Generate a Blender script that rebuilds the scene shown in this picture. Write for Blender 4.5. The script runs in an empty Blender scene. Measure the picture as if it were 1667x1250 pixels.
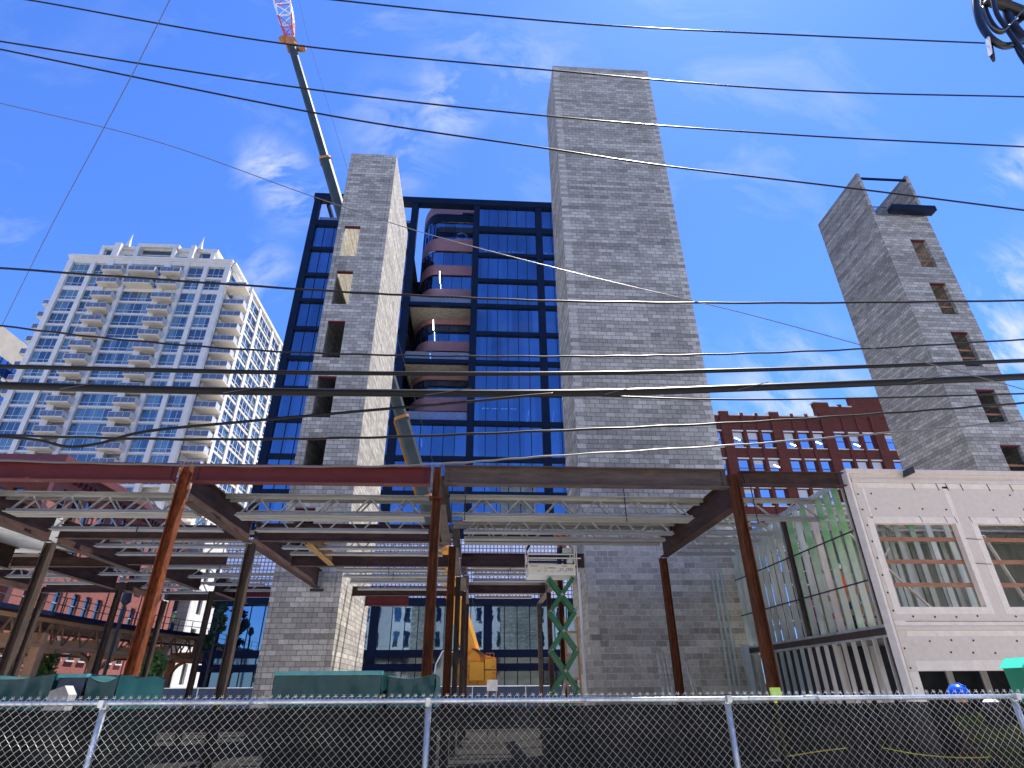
import bpy, math, random
from mathutils import Vector, Matrix
random.seed(7)
R = math.radians
sc = bpy.context.scene
COL = sc.collection
# ------------------------------------------------------------------ camera
CAMZ = 1.9
cam = bpy.data.cameras.new('camera'); cam.sensor_width = 36.0; cam.lens = 36 * 929 / 1667
cam.clip_start = 0.1; cam.clip_end = 3000
camo = bpy.data.objects.new('camera', cam); COL.objects.link(camo)
pt, yw, rl = R(28.3), R(3.7), R(0.43)
f = Vector((math.sin(yw) * math.cos(pt), math.cos(yw) * math.cos(pt), math.sin(pt)))
r = Vector((math.cos(yw), -math.sin(yw), 0)); u = r.cross(f)
r2 = r * math.cos(rl) - u * math.sin(rl); u2 = u * math.cos(rl) + r * math.sin(rl)
m = Matrix(((r2.x, u2.x, -f.x), (r2.y, u2.y, -f.y), (r2.z, u2.z, -f.z))).to_4x4()
m.translation = Vector((0, 0, CAMZ)); camo.matrix_world = m
sc.camera = camo
def at(x, y, Y):                       # a photo pixel's sight line met with the plane at depth Y (measuring aid for wires)
    d = f + r2 * ((x - 833.5) / 929) + u2 * ((625 - y) / 929)
    return Vector((0, 0, CAMZ)) + d * (Y / d.y)
# ------------------------------------------------------------------ sky and sun
SUN_EL, SUN_AZ = R(69.5), R(44)          # azimuth measured from +X towards +Y
w = bpy.data.worlds.new('World'); sc.world = w; w.use_nodes = True
nt = w.node_tree; nt.nodes.clear()
def nd(nt, t, **k):
    n = nt.nodes.new(t)
    for a, b in k.items(): setattr(n, a, b)
    return n
def lk(nt, a, b): nt.links.new(a, b)
sky = nd(nt, 'ShaderNodeTexSky', sky_type='NISHITA', sun_disc=False)
sky.sun_elevation = SUN_EL; sky.sun_rotation = math.pi / 2 - SUN_AZ
sky.air_density = 1.0; sky.dust_density = 0.25; sky.ozone_density = 3.0
hs = nd(nt, 'ShaderNodeHueSaturation'); hs.inputs['Saturation'].default_value = 1.0
tn = nd(nt, 'ShaderNodeMix', data_type='RGBA'); tn.blend_type = 'MULTIPLY'; tn.inputs['Factor'].default_value = 1; tn.inputs['B'].default_value = (.272, .437, .78, 1)
lk(nt, sky.outputs[0], tn.inputs['A']); lk(nt, tn.outputs['Result'], hs.inputs['Color'])
tc = nd(nt, 'ShaderNodeTexCoord')
mp = nd(nt, 'ShaderNodeMapping'); mp.inputs['Rotation'].default_value = (0.3, 0.5, 0.5); mp.inputs['Scale'].default_value = (1.3, 4.2, 2.4)
lk(nt, tc.outputs['Generated'], mp.inputs['Vector'])
n1 = nd(nt, 'ShaderNodeTexNoise'); n1.inputs['Scale'].default_value = 2.6; n1.inputs['Detail'].default_value = 9; n1.inputs['Roughness'].default_value = 0.62; n1.inputs['Distortion'].default_value = 0.7
lk(nt, mp.outputs[0], n1.inputs['Vector'])
n2 = nd(nt, 'ShaderNodeTexNoise'); n2.inputs['Scale'].default_value = 2.3; n2.inputs['Detail'].default_value = 2
lk(nt, tc.outputs['Generated'], n2.inputs['Vector'])
r1 = nd(nt, 'ShaderNodeMapRange'); r1.inputs[1].default_value = 0.56; r1.inputs[2].default_value = 1.25; lk(nt, n1.outputs[0], r1.inputs[0])
rr2 = nd(nt, 'ShaderNodeMapRange'); rr2.inputs[1].default_value = 0.38; rr2.inputs[2].default_value = 0.62; lk(nt, n2.outputs[0], rr2.inputs[0])
mu = nd(nt, 'ShaderNodeMath', operation='MULTIPLY'); lk(nt, r1.outputs[0], mu.inputs[0]); lk(nt, rr2.outputs[0], mu.inputs[1])
# brighter wisps in given directions of the sky
prev = mu.outputs[0]
mp3 = nd(nt, 'ShaderNodeMapping'); mp3.inputs['Rotation'].default_value = (0.2, 0.9, 0.4); mp3.inputs['Scale'].default_value = (2.2, 5.0, 1.5); lk(nt, tc.outputs['Generated'], mp3.inputs['Vector'])
n3 = nd(nt, 'ShaderNodeTexNoise'); n3.inputs['Scale'].default_value = 5.0; n3.inputs['Detail'].default_value = 8; n3.inputs['Roughness'].default_value = 0.6; n3.inputs['Distortion'].default_value = 0.45
lk(nt, mp3.outputs[0], n3.inputs['Vector'])
for (px, py, rad, amt) in ((440, 270, .055, .8), (480, 320, .06, .85), (740, 165, .06, .6), (770, 100, .09, .35), (1650, 440, .05, .75), (650, 220, .10, .4), (1640, 560, .10, 1.0), (1580, 620, .10, .6), (1290, 645, .13, .8), (425, 440, .06, .6), (1660, 278, .045, 1.0), (880, 130, .09, .35), (340, 500, .08, .3)):
    dv = at(px, py, 1.0) - Vector((0, 0, CAMZ)); dv.normalize()
    vs = nd(nt, 'ShaderNodeVectorMath', operation='DISTANCE'); vs.inputs[1].default_value = dv
    lk(nt, tc.outputs['Generated'], vs.inputs[0])
    a = nd(nt, 'ShaderNodeMapRange', interpolation_type='SMOOTHSTEP'); a.inputs[1].default_value = rad * 1.25; a.inputs[2].default_value = 0; a.inputs[3].default_value = 0; a.inputs[4].default_value = amt
    lk(nt, vs.outputs['Value'], a.inputs[0])
    r3 = nd(nt, 'ShaderNodeMapRange'); r3.inputs[1].default_value = 0.42; r3.inputs[2].default_value = 0.66; lk(nt, n3.outputs[0], r3.inputs[0])
    b = nd(nt, 'ShaderNodeMath', operation='MULTIPLY'); lk(nt, a.outputs[0], b.inputs[0]); lk(nt, r3.outputs[0], b.inputs[1])
    c = nd(nt, 'ShaderNodeMath', operation='ADD'); lk(nt, prev, c.inputs[0]); lk(nt, b.outputs[0], c.inputs[1]); prev = c.outputs[0]
cl = nd(nt, 'ShaderNodeClamp'); cl.inputs[2].default_value = 0.92; lk(nt, prev, cl.inputs[0])
mx = nd(nt, 'ShaderNodeMix', data_type='RGBA'); lk(nt, cl.outputs[0], mx.inputs['Factor']); lk(nt, hs.outputs[0], mx.inputs['A'])
mx.inputs['B'].default_value = (2.4, 2.6, 3.0, 1)
bg = nd(nt, 'ShaderNodeBackground'); bg.inputs['Strength'].default_value = 0.13
wo = nd(nt, 'ShaderNodeOutputWorld'); lk(nt, mx.outputs['Result'], bg.inputs['Color']); lk(nt, bg.outputs[0], wo.inputs['Surface'])
sl = bpy.data.lights.new('sun', 'SUN'); sl.energy = 4.8; sl.angle = R(0.5); sl.color = (1, .94, .85)
so = bpy.data.objects.new('sun', sl); COL.objects.link(so)
sd = Vector((math.cos(SUN_EL) * math.cos(SUN_AZ), math.cos(SUN_EL) * math.sin(SUN_AZ), math.sin(SUN_EL)))
so.rotation_euler = sd.to_track_quat('Z', 'Y').to_euler(); so.location = sd * 100
sc.view_settings.view_transform = 'Standard'; sc.view_settings.look = 'None'
sc.view_settings.exposure = 1.45; sc.view_settings.gamma = 1
sc.render.engine = 'CYCLES'; sc.cycles.max_bounces = 6; sc.cycles.transparent_max_bounces = 12
sc.cycles.use_denoising = True

# ------------------------------------------------------------------ materials
def base_mat(name):
    m = bpy.data.materials.new(name); m.use_nodes = True
    n = m.node_tree; p = n.nodes['Principled BSDF']; return m, n, p
def noise(n, scale, detail=4, rough=.6, coord='Object', stretch=None):
    tc = nd(n, 'ShaderNodeTexCoord'); s = tc.outputs[coord]
    if stretch:
        mp = nd(n, 'ShaderNodeMapping'); mp.inputs['Scale'].default_value = stretch; lk(n, s, mp.inputs[0]); s = mp.outputs[0]
    t = nd(n, 'ShaderNodeTexNoise'); t.inputs['Scale'].default_value = scale; t.inputs['Detail'].default_value = detail; t.inputs['Roughness'].default_value = rough
    lk(n, s, t.inputs['Vector']); return t.outputs[0]
def ramp(n, src, stops):
    c = nd(n, 'ShaderNodeValToRGB'); lk(n, src, c.inputs[0]); e = c.color_ramp.elements
    while len(e) < len(stops): e.new(.5)
    for i, (p, col) in enumerate(stops): e[i].position = p; e[i].color = (*col, 1)
    return c.outputs[0]
def bump(n, p, src, strength=.3, dist=.02):
    b = nd(n, 'ShaderNodeBump'); b.inputs['Strength'].default_value = strength; b.inputs['Distance'].default_value = dist
    lk(n, src, b.inputs['Height']); lk(n, b.outputs[0], p.inputs['Normal'])
def M_(name, c1, c2=None, rough=.6, metal=0, scale=3, bmp=0, stretch=None, lo=.35, hi=.65, coord='Object'):
    m, n, p = base_mat(name); p.inputs['Roughness'].default_value = rough; p.inputs['Metallic'].default_value = metal
    if c2 is None: p.inputs['Base Color'].default_value = (*c1, 1)
    else:
        t = noise(n, scale, 6, .65, coord, stretch); lk(n, ramp(n, t, [(lo, c1), (hi, c2)]), p.inputs['Base Color'])
        if bmp: bump(n, p, t, bmp)
    return m
def mixcol(n, fac, a, b, blend='MIX'):
    x = nd(n, 'ShaderNodeMix', data_type='RGBA'); x.blend_type = blend
    for s, v in (('Factor', fac), ('A', a), ('B', b)):
        if isinstance(v, (int, float)): x.inputs[s].default_value = v
        elif isinstance(v, tuple): x.inputs[s].default_value = (*v, 1)
        else: lk(n, v, x.inputs[s])
    return x.outputs['Result']
def block_mat(name, c1, c2, mortar, bw=.4, bh=.2, ms=.010, stain=.5, bmp=.5, rowband=.0, msm=.1, stainc=(.10, .09, .08), edges=(), lowmortar=None):
    m, n, p = base_mat(name); p.inputs['Roughness'].default_value = .92
    tc = nd(n, 'ShaderNodeTexCoord')
    b = nd(n, 'ShaderNodeTexBrick'); b.inputs['Scale'].default_value = 1; b.inputs['Brick Width'].default_value = bw; b.inputs['Row Height'].default_value = bh
    b.inputs['Mortar Size'].default_value = ms; b.inputs['Mortar Smooth'].default_value = msm; b.inputs['Color1'].default_value = (*c1, 1); b.inputs['Color2'].default_value = (*c2, 1); b.inputs['Mortar'].default_value = (*mortar, 1)
    lk(n, tc.outputs['UV'], b.inputs['Vector'])
    col = b.outputs['Color']
    if lowmortar:
        sz = nd(n, 'ShaderNodeSeparateXYZ'); lk(n, tc.outputs['UV'], sz.inputs[0])
        lz = nd(n, 'ShaderNodeMath', operation='LESS_THAN'); lz.inputs[1].default_value = 7.6; lk(n, sz.outputs[1], lz.inputs[0])
        lk(n, mixcol(n, lz.outputs[0], tuple(mortar), lowmortar), b.inputs['Mortar'])
    if rowband:
        sx = nd(n, 'ShaderNodeSeparateXYZ'); lk(n, tc.outputs['UV'], sx.inputs[0])
        d = nd(n, 'ShaderNodeMath', operation='DIVIDE'); d.inputs[1].default_value = bh; lk(n, sx.outputs[1], d.inputs[0])
        fl = nd(n, 'ShaderNodeMath', operation='FLOOR'); lk(n, d.outputs[0], fl.inputs[0])
        dx = nd(n, 'ShaderNodeMath', operation='DIVIDE'); dx.inputs[1].default_value = bw * 19; lk(n, sx.outputs[0], dx.inputs[0])
        fx = nd(n, 'ShaderNodeMath', operation='FLOOR'); lk(n, dx.outputs[0], fx.inputs[0])
        cb = nd(n, 'ShaderNodeCombineXYZ'); lk(n, fl.outputs[0], cb.inputs[0]); lk(n, fx.outputs[0], cb.inputs[1])
        wn = nd(n, 'ShaderNodeTexWhiteNoise', noise_dimensions='2D'); lk(n, cb.outputs[0], wn.inputs['Vector'])
        mr = nd(n, 'ShaderNodeMapRange'); mr.inputs[3].default_value = 1 - rowband; mr.inputs[4].default_value = 1 + rowband; lk(n, wn.outputs['Value'], mr.inputs[0])
        vm = nd(n, 'ShaderNodeVectorMath', operation='SCALE'); lk(n, col, vm.inputs[0]); lk(n, mr.outputs[0], vm.inputs['Scale']); col = vm.outputs[0]
    if edges:
        sy = nd(n, 'ShaderNodeSeparateXYZ'); lk(n, tc.outputs['UV'], sy.inputs[0])
        d2 = nd(n, 'ShaderNodeMath', operation='DIVIDE'); d2.inputs[1].default_value = bh * 2; lk(n, sy.outputs[1], d2.inputs[0])
        fr = nd(n, 'ShaderNodeMath', operation='FRACT'); lk(n, d2.outputs[0], fr.inputs[0])
        lt = nd(n, 'ShaderNodeMath', operation='LESS_THAN'); lt.inputs[1].default_value = .5; lk(n, fr.outputs[0], lt.inputs[0])
        tot = None
        for e0, e1 in edges:
            ga = nd(n, 'ShaderNodeMath', operation='GREATER_THAN'); ga.inputs[1].default_value = e0; lk(n, sy.outputs[0], ga.inputs[0])
            lb = nd(n, 'ShaderNodeMath', operation='LESS_THAN'); lb.inputs[1].default_value = e1; lk(n, sy.outputs[0], lb.inputs[0])
            pm = nd(n, 'ShaderNodeMath', operation='MULTIPLY'); lk(n, ga.outputs[0], pm.inputs[0]); lk(n, lb.outputs[0], pm.inputs[1])
            if tot is None: tot = pm.outputs[0]
            else: am = nd(n, 'ShaderNodeMath', operation='ADD'); lk(n, tot, am.inputs[0]); lk(n, pm.outputs[0], am.inputs[1]); tot = am.outputs[0]
        qm = nd(n, 'ShaderNodeMath', operation='MULTIPLY'); lk(n, tot, qm.inputs[0]); lk(n, lt.outputs[0], qm.inputs[1])
        q3 = nd(n, 'ShaderNodeMath', operation='MULTIPLY'); q3.inputs[1].default_value = .75; lk(n, qm.outputs[0], q3.inputs[0])
        col = mixcol(n, q3.outputs[0], col, (.52, .49, .43))
    t = noise(n, 1.0, 5, .65, 'UV', (1.6, .16, 1)); t2 = noise(n, 9, 4, .7, 'UV')
    a = nd(n, 'ShaderNodeMapRange'); a.inputs[1].default_value = .5; a.inputs[2].default_value = .75; a.inputs[4].default_value = stain; lk(n, t, a.inputs[0])
    col = mixcol(n, a.outputs[0], col, stainc)
    g = nd(n, 'ShaderNodeMapRange'); g.inputs[1].default_value = .3; g.inputs[2].default_value = .7; g.inputs[3].default_value = .8; g.inputs[4].default_value = 1.2; lk(n, t2, g.inputs[0])
    vm = nd(n, 'ShaderNodeVectorMath', operation='SCALE'); lk(n, col, vm.inputs[0]); lk(n, g.outputs[0], vm.inputs['Scale'])
    lk(n, vm.outputs[0], p.inputs['Base Color'])
    iv = nd(n, 'ShaderNodeMath', operation='SUBTRACT'); iv.inputs[0].default_value = 1; lk(n, b.outputs['Fac'], iv.inputs[1])
    ad = nd(n, 'ShaderNodeMath', operation='MULTIPLY_ADD'); lk(n, t2, ad.inputs[0]); ad.inputs[1].default_value = .35; lk(n, iv.outputs[0], ad.inputs[2])
    bump(n, p, ad.outputs[0], bmp, .02)
    return m
def glass_mat(name, tint, refl=.75, rough=.03, through=.25, tcol=(.1, .18, .35), blinds=None, wav=.004):
    """window glass: tinted mirror coat over a darker body, part of the light passes through"""
    m = bpy.data.materials.new(name); m.use_nodes = True; n = m.node_tree; n.nodes.clear()
    g = nd(n, 'ShaderNodeBsdfGlossy'); g.inputs['Color'].default_value = (*tint, 1); g.inputs['Roughness'].default_value = rough
    d = nd(n, 'ShaderNodeBsdfDiffuse'); d.inputs['Color'].default_value = (*tcol, 1)
    if through:
        oi_ = nd(n, 'ShaderNodeObjectInfo'); tc_ = nd(n, 'ShaderNodeTexCoord'); sp = nd(n, 'ShaderNodeSeparateXYZ'); lk(n, tc_.outputs['UV'], sp.inputs[0])
        dv_ = nd(n, 'ShaderNodeMath', operation='DIVIDE'); dv_.inputs[1].default_value = 1.285; lk(n, sp.outputs[0], dv_.inputs[0])
        fo = nd(n, 'ShaderNodeMath', operation='FLOOR'); lk(n, dv_.outputs[0], fo.inputs[0])
        co = nd(n, 'ShaderNodeCombineXYZ'); lk(n, fo.outputs[0], co.inputs[0]); lk(n, oi_.outputs['Random'], co.inputs[1])
        wo_ = nd(n, 'ShaderNodeTexWhiteNoise', noise_dimensions='2D'); lk(n, co.outputs[0], wo_.inputs['Vector'])
        ra = nd(n, 'ShaderNodeMapRange'); ra.inputs[3].default_value = .72; ra.inputs[4].default_value = 1.08; lk(n, wo_.outputs['Value'], ra.inputs[0])
        cl_ = noise(n, .12, 4, .6, 'Object'); rc = nd(n, 'ShaderNodeMapRange'); rc.inputs[1].default_value = .3; rc.inputs[2].default_value = .7; rc.inputs[3].default_value = .8; rc.inputs[4].default_value = 1.15; lk(n, cl_, rc.inputs[0])
        pr = nd(n, 'ShaderNodeMath', operation='MULTIPLY'); lk(n, ra.outputs[0], pr.inputs[0]); lk(n, rc.outputs[0], pr.inputs[1])
        vt = nd(n, 'ShaderNodeVectorMath', operation='SCALE'); vt.inputs[0].default_value = tint; lk(n, pr.outputs[0], vt.inputs['Scale']); lk(n, vt.outputs[0], g.inputs['Color'])
    if blinds:
        oi = nd(n, 'ShaderNodeObjectInfo'); tc = nd(n, 'ShaderNodeTexCoord'); sx = nd(n, 'ShaderNodeSeparateXYZ'); lk(n, tc.outputs['UV'], sx.inputs[0])
        q = nd(n, 'ShaderNodeMath', operation='DIVIDE'); q.inputs[1].default_value = 1.25; lk(n, sx.outputs[0], q.inputs[0])
        fl = nd(n, 'ShaderNodeMath', operation='FLOOR'); lk(n, q.outputs[0], fl.inputs[0])
        q2 = nd(n, 'ShaderNodeMath', operation='DIVIDE'); q2.inputs[1].default_value = 3.0; lk(n, sx.outputs[1], q2.inputs[0])
        fl2 = nd(n, 'ShaderNodeMath', operation='FLOOR'); lk(n, q2.outputs[0], fl2.inputs[0])
        cb = nd(n, 'ShaderNodeCombineXYZ'); lk(n, fl.outputs[0], cb.inputs[0]); lk(n, oi.outputs['Random'], cb.inputs[1]); lk(n, fl2.outputs[0], cb.inputs[2])
        wn = nd(n, 'ShaderNodeTexWhiteNoise', noise_dimensions='3D'); lk(n, cb.outputs[0], wn.inputs['Vector'])
        lk(n, ramp(n, wn.outputs['Value'], [(0, tcol), (.55, tcol), (.58, blinds), (1, tuple(.7 * v for v in blinds))]), d.inputs['Color'])
    if wav:
        t = noise(n, .8, 2, .5, 'UV'); b = nd(n, 'ShaderNodeBump'); b.inputs['Strength'].default_value = wav; b.inputs['Distance'].default_value = .3; lk(n, t, b.inputs['Height']); lk(n, b.outputs[0], g.inputs['Normal'])
    ms = nd(n, 'ShaderNodeMixShader'); ms.inputs[0].default_value = refl; lk(n, d.outputs[0], ms.inputs[1]); lk(n, g.outputs[0], ms.inputs[2])
    o = nd(n, 'ShaderNodeOutputMaterial')
    if through:
        tr = nd(n, 'ShaderNodeBsdfTransparent'); tr.inputs['Color'].default_value = (.35, .5, .8, 1)
        m2 = nd(n, 'ShaderNodeMixShader'); m2.inputs[0].default_value = through; lk(n, ms.outputs[0], m2.inputs[1]); lk(n, tr.outputs[0], m2.inputs[2]); lk(n, m2.outputs[0], o.inputs[0])
    else: lk(n, ms.outputs[0], o.inputs[0])
    return m
def emis(name, c, s):
    m, n, p = base_mat(name); p.inputs['Base Color'].default_value = (*c, 1); p.inputs['Emission Color'].default_value = (*c, 1); p.inputs['Emission Strength'].default_value = s; return m

MT = {}
MT['cmu'] = block_mat('concrete_block', (.27, .253, .218), (.43, .405, .352), (.115, .108, .095), stain=.22, rowband=.24, bmp=.6)
MT['cmu_wide'] = block_mat('concrete_block_wide', (.27, .253, .218), (.43, .405, .352), (.115, .108, .095), stain=.22, rowband=.24, bmp=.6, lowmortar=(.48, .46, .42), edges=((3.95, 4.30), (9.41, 9.8)))
MT['cmu_light'] = block_mat('concrete_block_left', (.28, .262, .226), (.47, .442, .385), (.15, .14, .122), stain=.25, rowband=.2, bmp=.8)
MT['redbrick'] = block_mat('dark_red_brick', (.155, .040, .026), (.10, .026, .018), (.11, .05, .04), bw=.22, bh=.075, ms=.008, stain=.35, rowband=.1, stainc=(.05, .02, .02))
MT['sunlitbrick'] = block_mat('sunlit_red_brick', (.34, .115, .10), (.26, .085, .075), (.28, .16, .14), bw=.22, bh=.075, ms=.008, stain=.25, stainc=(.18, .05, .04))  # paler brick colour holds the sunlight on the left building's side
MT['redtrim'] = M_('maroon_painted_trim', (.10, .018, .018), (.14, .03, .03), rough=.6)
MT['stone'] = M_('limestone', (.55, .53, .48), (.68, .66, .62), rough=.85, scale=1.2)
MT['beige'] = M_('beige_panels', (.27, .24, .19), (.33, .29, .24), rough=.85, scale=.3)
MT['stonegrey'] = block_mat('stone_cladding', (.45, .42, .38), (.55, .52, .47), (.25, .23, .2), bw=1.6, bh=.7, ms=.02, stain=.3)
MT['white'] = M_('white_painted_concrete', (.62, .59, .53), (.70, .67, .61), rough=.75, scale=.6)
MT['cream'] = M_('cream_soffit', (.58, .54, .46), (.66, .62, .54), rough=.85, scale=2)
MT['rail'] = M_('pale_rail', (.62, .60, .56), rough=.4, metal=.2)
MT['navy'] = M_('navy_metal', (.004, .009, .026), (.006, .013, .034), rough=.5, metal=.0, scale=.4)
MT['navy'].node_tree.nodes['Principled BSDF'].inputs['Specular IOR Level'].default_value = .12
MT['pink'] = M_('dusty_pink_ribbed_metal', (.26, .13, .14), (.30, .155, .165), rough=.5, scale=1)
MT['conc'] = M_('concrete_soffit', (.20, .18, .15), (.34, .31, .26), rough=.9, scale=2.5)
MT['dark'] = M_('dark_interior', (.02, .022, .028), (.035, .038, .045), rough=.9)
MT['bglass'] = glass_mat('blue_glass', (.34, .50, .74), refl=.66, rough=.03, through=.2, tcol=(.006, .016, .06))
MT['lowglass'] = glass_mat('street_glass', (.27, .40, .54), refl=.85, rough=.02, through=.12, tcol=(.01, .03, .05), wav=.01)
MT['wglass'] = glass_mat('apartment_glass', (.42, .50, .52), refl=.42, rough=.03, through=0, tcol=(.012, .025, .05), blinds=(.14, .24, .30))
MT['oglass'] = glass_mat('old_window_glass', (.75, .85, .98), refl=.75, rough=.03, through=0, tcol=(.02, .04, .09))
MT['tglass'] = glass_mat('dark_window_glass', (.30, .36, .40), refl=.5, rough=.05, through=0, tcol=(.02, .03, .035))
MT['railglass'] = glass_mat('railing_glass', (.40, .46, .52), refl=.3, rough=.05, through=.5, tcol=(.30, .33, .35))
MT['rust'] = M_('rusty_steel', (.030, .012, .007), (.13, .038, .012), rough=.85, scale=3.5, bmp=.3, stretch=(6, 6, .8))
MT['rusto'] = M_('orange_rusty_steel', (.055, .014, .006), (.24, .058, .014), rough=.85, scale=4, bmp=.3, stretch=(4, 4, 1.2))
MT['darksteel'] = M_('weathered_dark_steel', (.028, .022, .020), (.075, .050, .036), rough=.7, scale=3, stretch=(6, 6, .8))
MT['maroon'] = M_('maroon_primer', (.075, .010, .012), (.12, .022, .024), rough=.55, scale=1.6, stretch=(1, 1, 3), lo=.3, hi=.8)
MT['greysteel'] = M_('mill_grey_brown_steel', (.050, .037, .033), (.10, .076, .066), rough=.6, scale=2, stretch=(.6, 1, 4))
MT['brownsteel'] = M_('brown_primer_steel', (.028, .015, .013), (.070, .036, .028), rough=.65, scale=2.2, stretch=(1, .6, 3))
MT['ochre'] = M_('ochre_steel', (.22, .12, .03), (.32, .17, .04), rough=.7)
MT['joist'] = M_('grey_primed_joist', (.24, .235, .215), (.40, .39, .36), rough=.5, metal=.25, scale=2.5, stretch=(.3, 3, 3))
MT['galv'] = M_('galvanised_steel', (.42, .45, .47), (.66, .70, .73), rough=.32, metal=.75, scale=4)
MT['galvg'] = M_('galvanised_stud', (.33, .40, .39), (.55, .62, .62), rough=.42, metal=.45, scale=1.1, stretch=(3, 3, .7))
MT['galvwarm'] = M_('galvanised_stud_warm', (.42, .40, .36), (.58, .55, .52), rough=.5, metal=.3, scale=1.1, stretch=(3, 3, .7))
MT['galvgreen'] = M_('stud_with_green_reflection', (.13, .36, .15), (.42, .46, .42), rough=.45, metal=.25, scale=.45, stretch=(1, 1, .8), lo=.40, hi=.54, coord='UV')  # green reflection on the metal put into the stud colour
MT['deck'] = M_('galvanised_deck', (.50, .53, .56), (.68, .71, .74), rough=.38, metal=.6, scale=2)
MT['sheath'] = M_('gypsum_sheathing', (.57, .49, .42), (.65, .565, .485), rough=.9, scale=9, lo=.3, hi=.7)
MT['tape'] = M_('sheathing_joint_coat', (.66, .585, .50), (.76, .68, .60), rough=.9, scale=5)
MT['wood'] = M_('lumber', (.36, .19, .09), (.48, .29, .15), rough=.8, scale=3, stretch=(1, 1, 6))
MT['woodred'] = M_('reddish_lumber', (.24, .10, .055), (.34, .16, .09), rough=.8, scale=3, stretch=(1, 1, 6))
MT['black'] = M_('black_rubber', (.008, .008, .010), rough=.35)
MT['wire'] = M_('black_cable', (.003, .003, .004), rough=.40)
MT['wire'].node_tree.nodes['Principled BSDF'].inputs['Specular IOR Level'].default_value = .22
MT['wiremetal'] = M_('bare_wire', (.10, .10, .11), rough=.4, metal=.5)
MT['tarp'] = M_('teal_tarp', (.006, .045, .052), (.012, .075, .078), rough=.28, scale=2, bmp=.25)
MT['tarplit'] = M_('sunlit_tarp_edge', (.05, .26, .27), (.12, .38, .38), rough=.4, scale=5)  # paler teal carrying the sunlight on the tarp's top edge
MT['bagcloth'] = M_('woven_bag', (.22, .215, .20), (.36, .35, .33), rough=.9, scale=9)
MT['tarpblue'] = M_('navy_tarp', (.008, .022, .06), (.015, .035, .08), rough=.35, scale=2)
MT['greenbox'] = M_('green_painted_steel', (.003, .15, .085), (.006, .18, .10), rough=.4, scale=1.5)
MT['tealtop'] = M_('pale_green_lid', (.02, .42, .32), rough=.45)
MT['crane_y'] = M_('crane_yellow', (.62, .27, .012), (.70, .32, .02), rough=.4, scale=1)
MT['crane_o'] = M_('dull_orange_paint', (.36, .15, .03), (.48, .21, .05), rough=.6, scale=4)
MT['crane_b'] = M_('crane_boom_dark', (.028, .040, .036), (.05, .062, .056), rough=.45, scale=1, metal=.2)
MT['crane_r'] = M_('crane_red', (.5, .06, .03), rough=.5)
MT['crane_w'] = M_('crane_white', (.75, .75, .72), rough=.5)
MT['tan'] = M_('tan_painted_steel', (.30, .165, .085), (.38, .22, .12), rough=.7, scale=1.5)
MT['tandark'] = M_('weathered_tan_steel', (.13, .075, .045), (.26, .15, .085), rough=.75, scale=2)
MT['liftgreen'] = M_('lift_green', (.0, .105, .036), (.003, .15, .052), rough=.35, scale=3)
MT['liftwhite'] = M_('lift_white', (.72, .71, .68), rough=.4)
MT['red'] = M_('red_cloth', (.62, .02, .012), rough=.8)
MT['orange'] = M_('orange_cloth', (.85, .12, .02), rough=.7)
MT['lime'] = M_('lime_cloth', (.42, .62, .05), (.52, .70, .08), rough=.7, scale=12)
MT['navycloth'] = M_('navy_cloth', (.02, .03, .06), (.03, .045, .09), rough=.9, scale=8)
MT['bluecloth'] = M_('blue_cloth', (.12, .25, .5), rough=.8)
MT['skin'] = M_('skin', (.45, .25, .17), rough=.6)
MT['bluehat'] = M_('blue_plastic', (.01, .10, .62), rough=.22)
MT['whitehat'] = M_('white_plastic', (.75, .75, .75), rough=.25)
MT['boot'] = M_('boot_leather', (.10, .06, .035), rough=.8)
MT['paper'] = M_('pale_board', (.62, .63, .62), (.45, .46, .45), rough=.8, scale=4)
MT['limepaint'] = M_('lime_marker', (.45, .70, .12), rough=.6)
MT['carwhite'] = M_('white_car_paint', (.7, .71, .72), rough=.2)
MT['cardark'] = M_('dark_car_paint', (.03, .04, .05), rough=.2)
MT['tyre'] = M_('tyre_rubber', (.02, .02, .02), rough=.9)
MT['bark'] = M_('bark', (.06, .045, .035), (.11, .08, .06), rough=.95, scale=8)
MT['leaf'] = M_('leaf', (.04, .10, .02), (.11, .20, .04), rough=.6, scale=2)
MT['leafdark'] = M_('dark_leaf', (.015, .04, .02), (.04, .08, .03), rough=.6, scale=2)
MT['tapeyellow'] = M_('faded_tape', (.22, .20, .03), rough=.7)
MT['street'] = M_('pale_bounce_street', (.27, .25, .22), (.36, .335, .30), rough=.95, scale=2)  # street lightened from asphalt to bounce fill light onto shaded fronts
MT['asphalt'] = M_('asphalt', (.045, .045, .046), (.065, .064, .063), rough=.95, scale=6)
MT['gravel'] = M_('site_gravel', (.28, .27, .25), (.52, .50, .47), rough=.95, scale=14, bmp=.4)
MT['walk'] = block_mat('concrete_walk', (.36, .35, .33), (.42, .41, .39), (.18, .18, .17), bw=1.5, bh=1.5, ms=.015, stain=.3)
MT['film'] = M_('blue_window_film', (.10, .25, .38), (.14, .32, .45), rough=.5, scale=2)
MT['bluetext'] = M_('blue_lettering', (.03, .25, .65), rough=.5)
MT['darktext'] = M_('dark_lettering', (.03, .03, .04), rough=.5)
MT['orangetext'] = M_('orange_lettering', (.65, .22, .05), rough=.5)
MT['goldtext'] = M_('gold_emblem', (.62, .42, .08), rough=.5)
MT['lamp'] = emis('lit_lamp', (.9, .95, 1), 4.0)
MT['reddoor'] = M_('red_primer_lintel', (.085, .010, .014), rough=.6)
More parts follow.
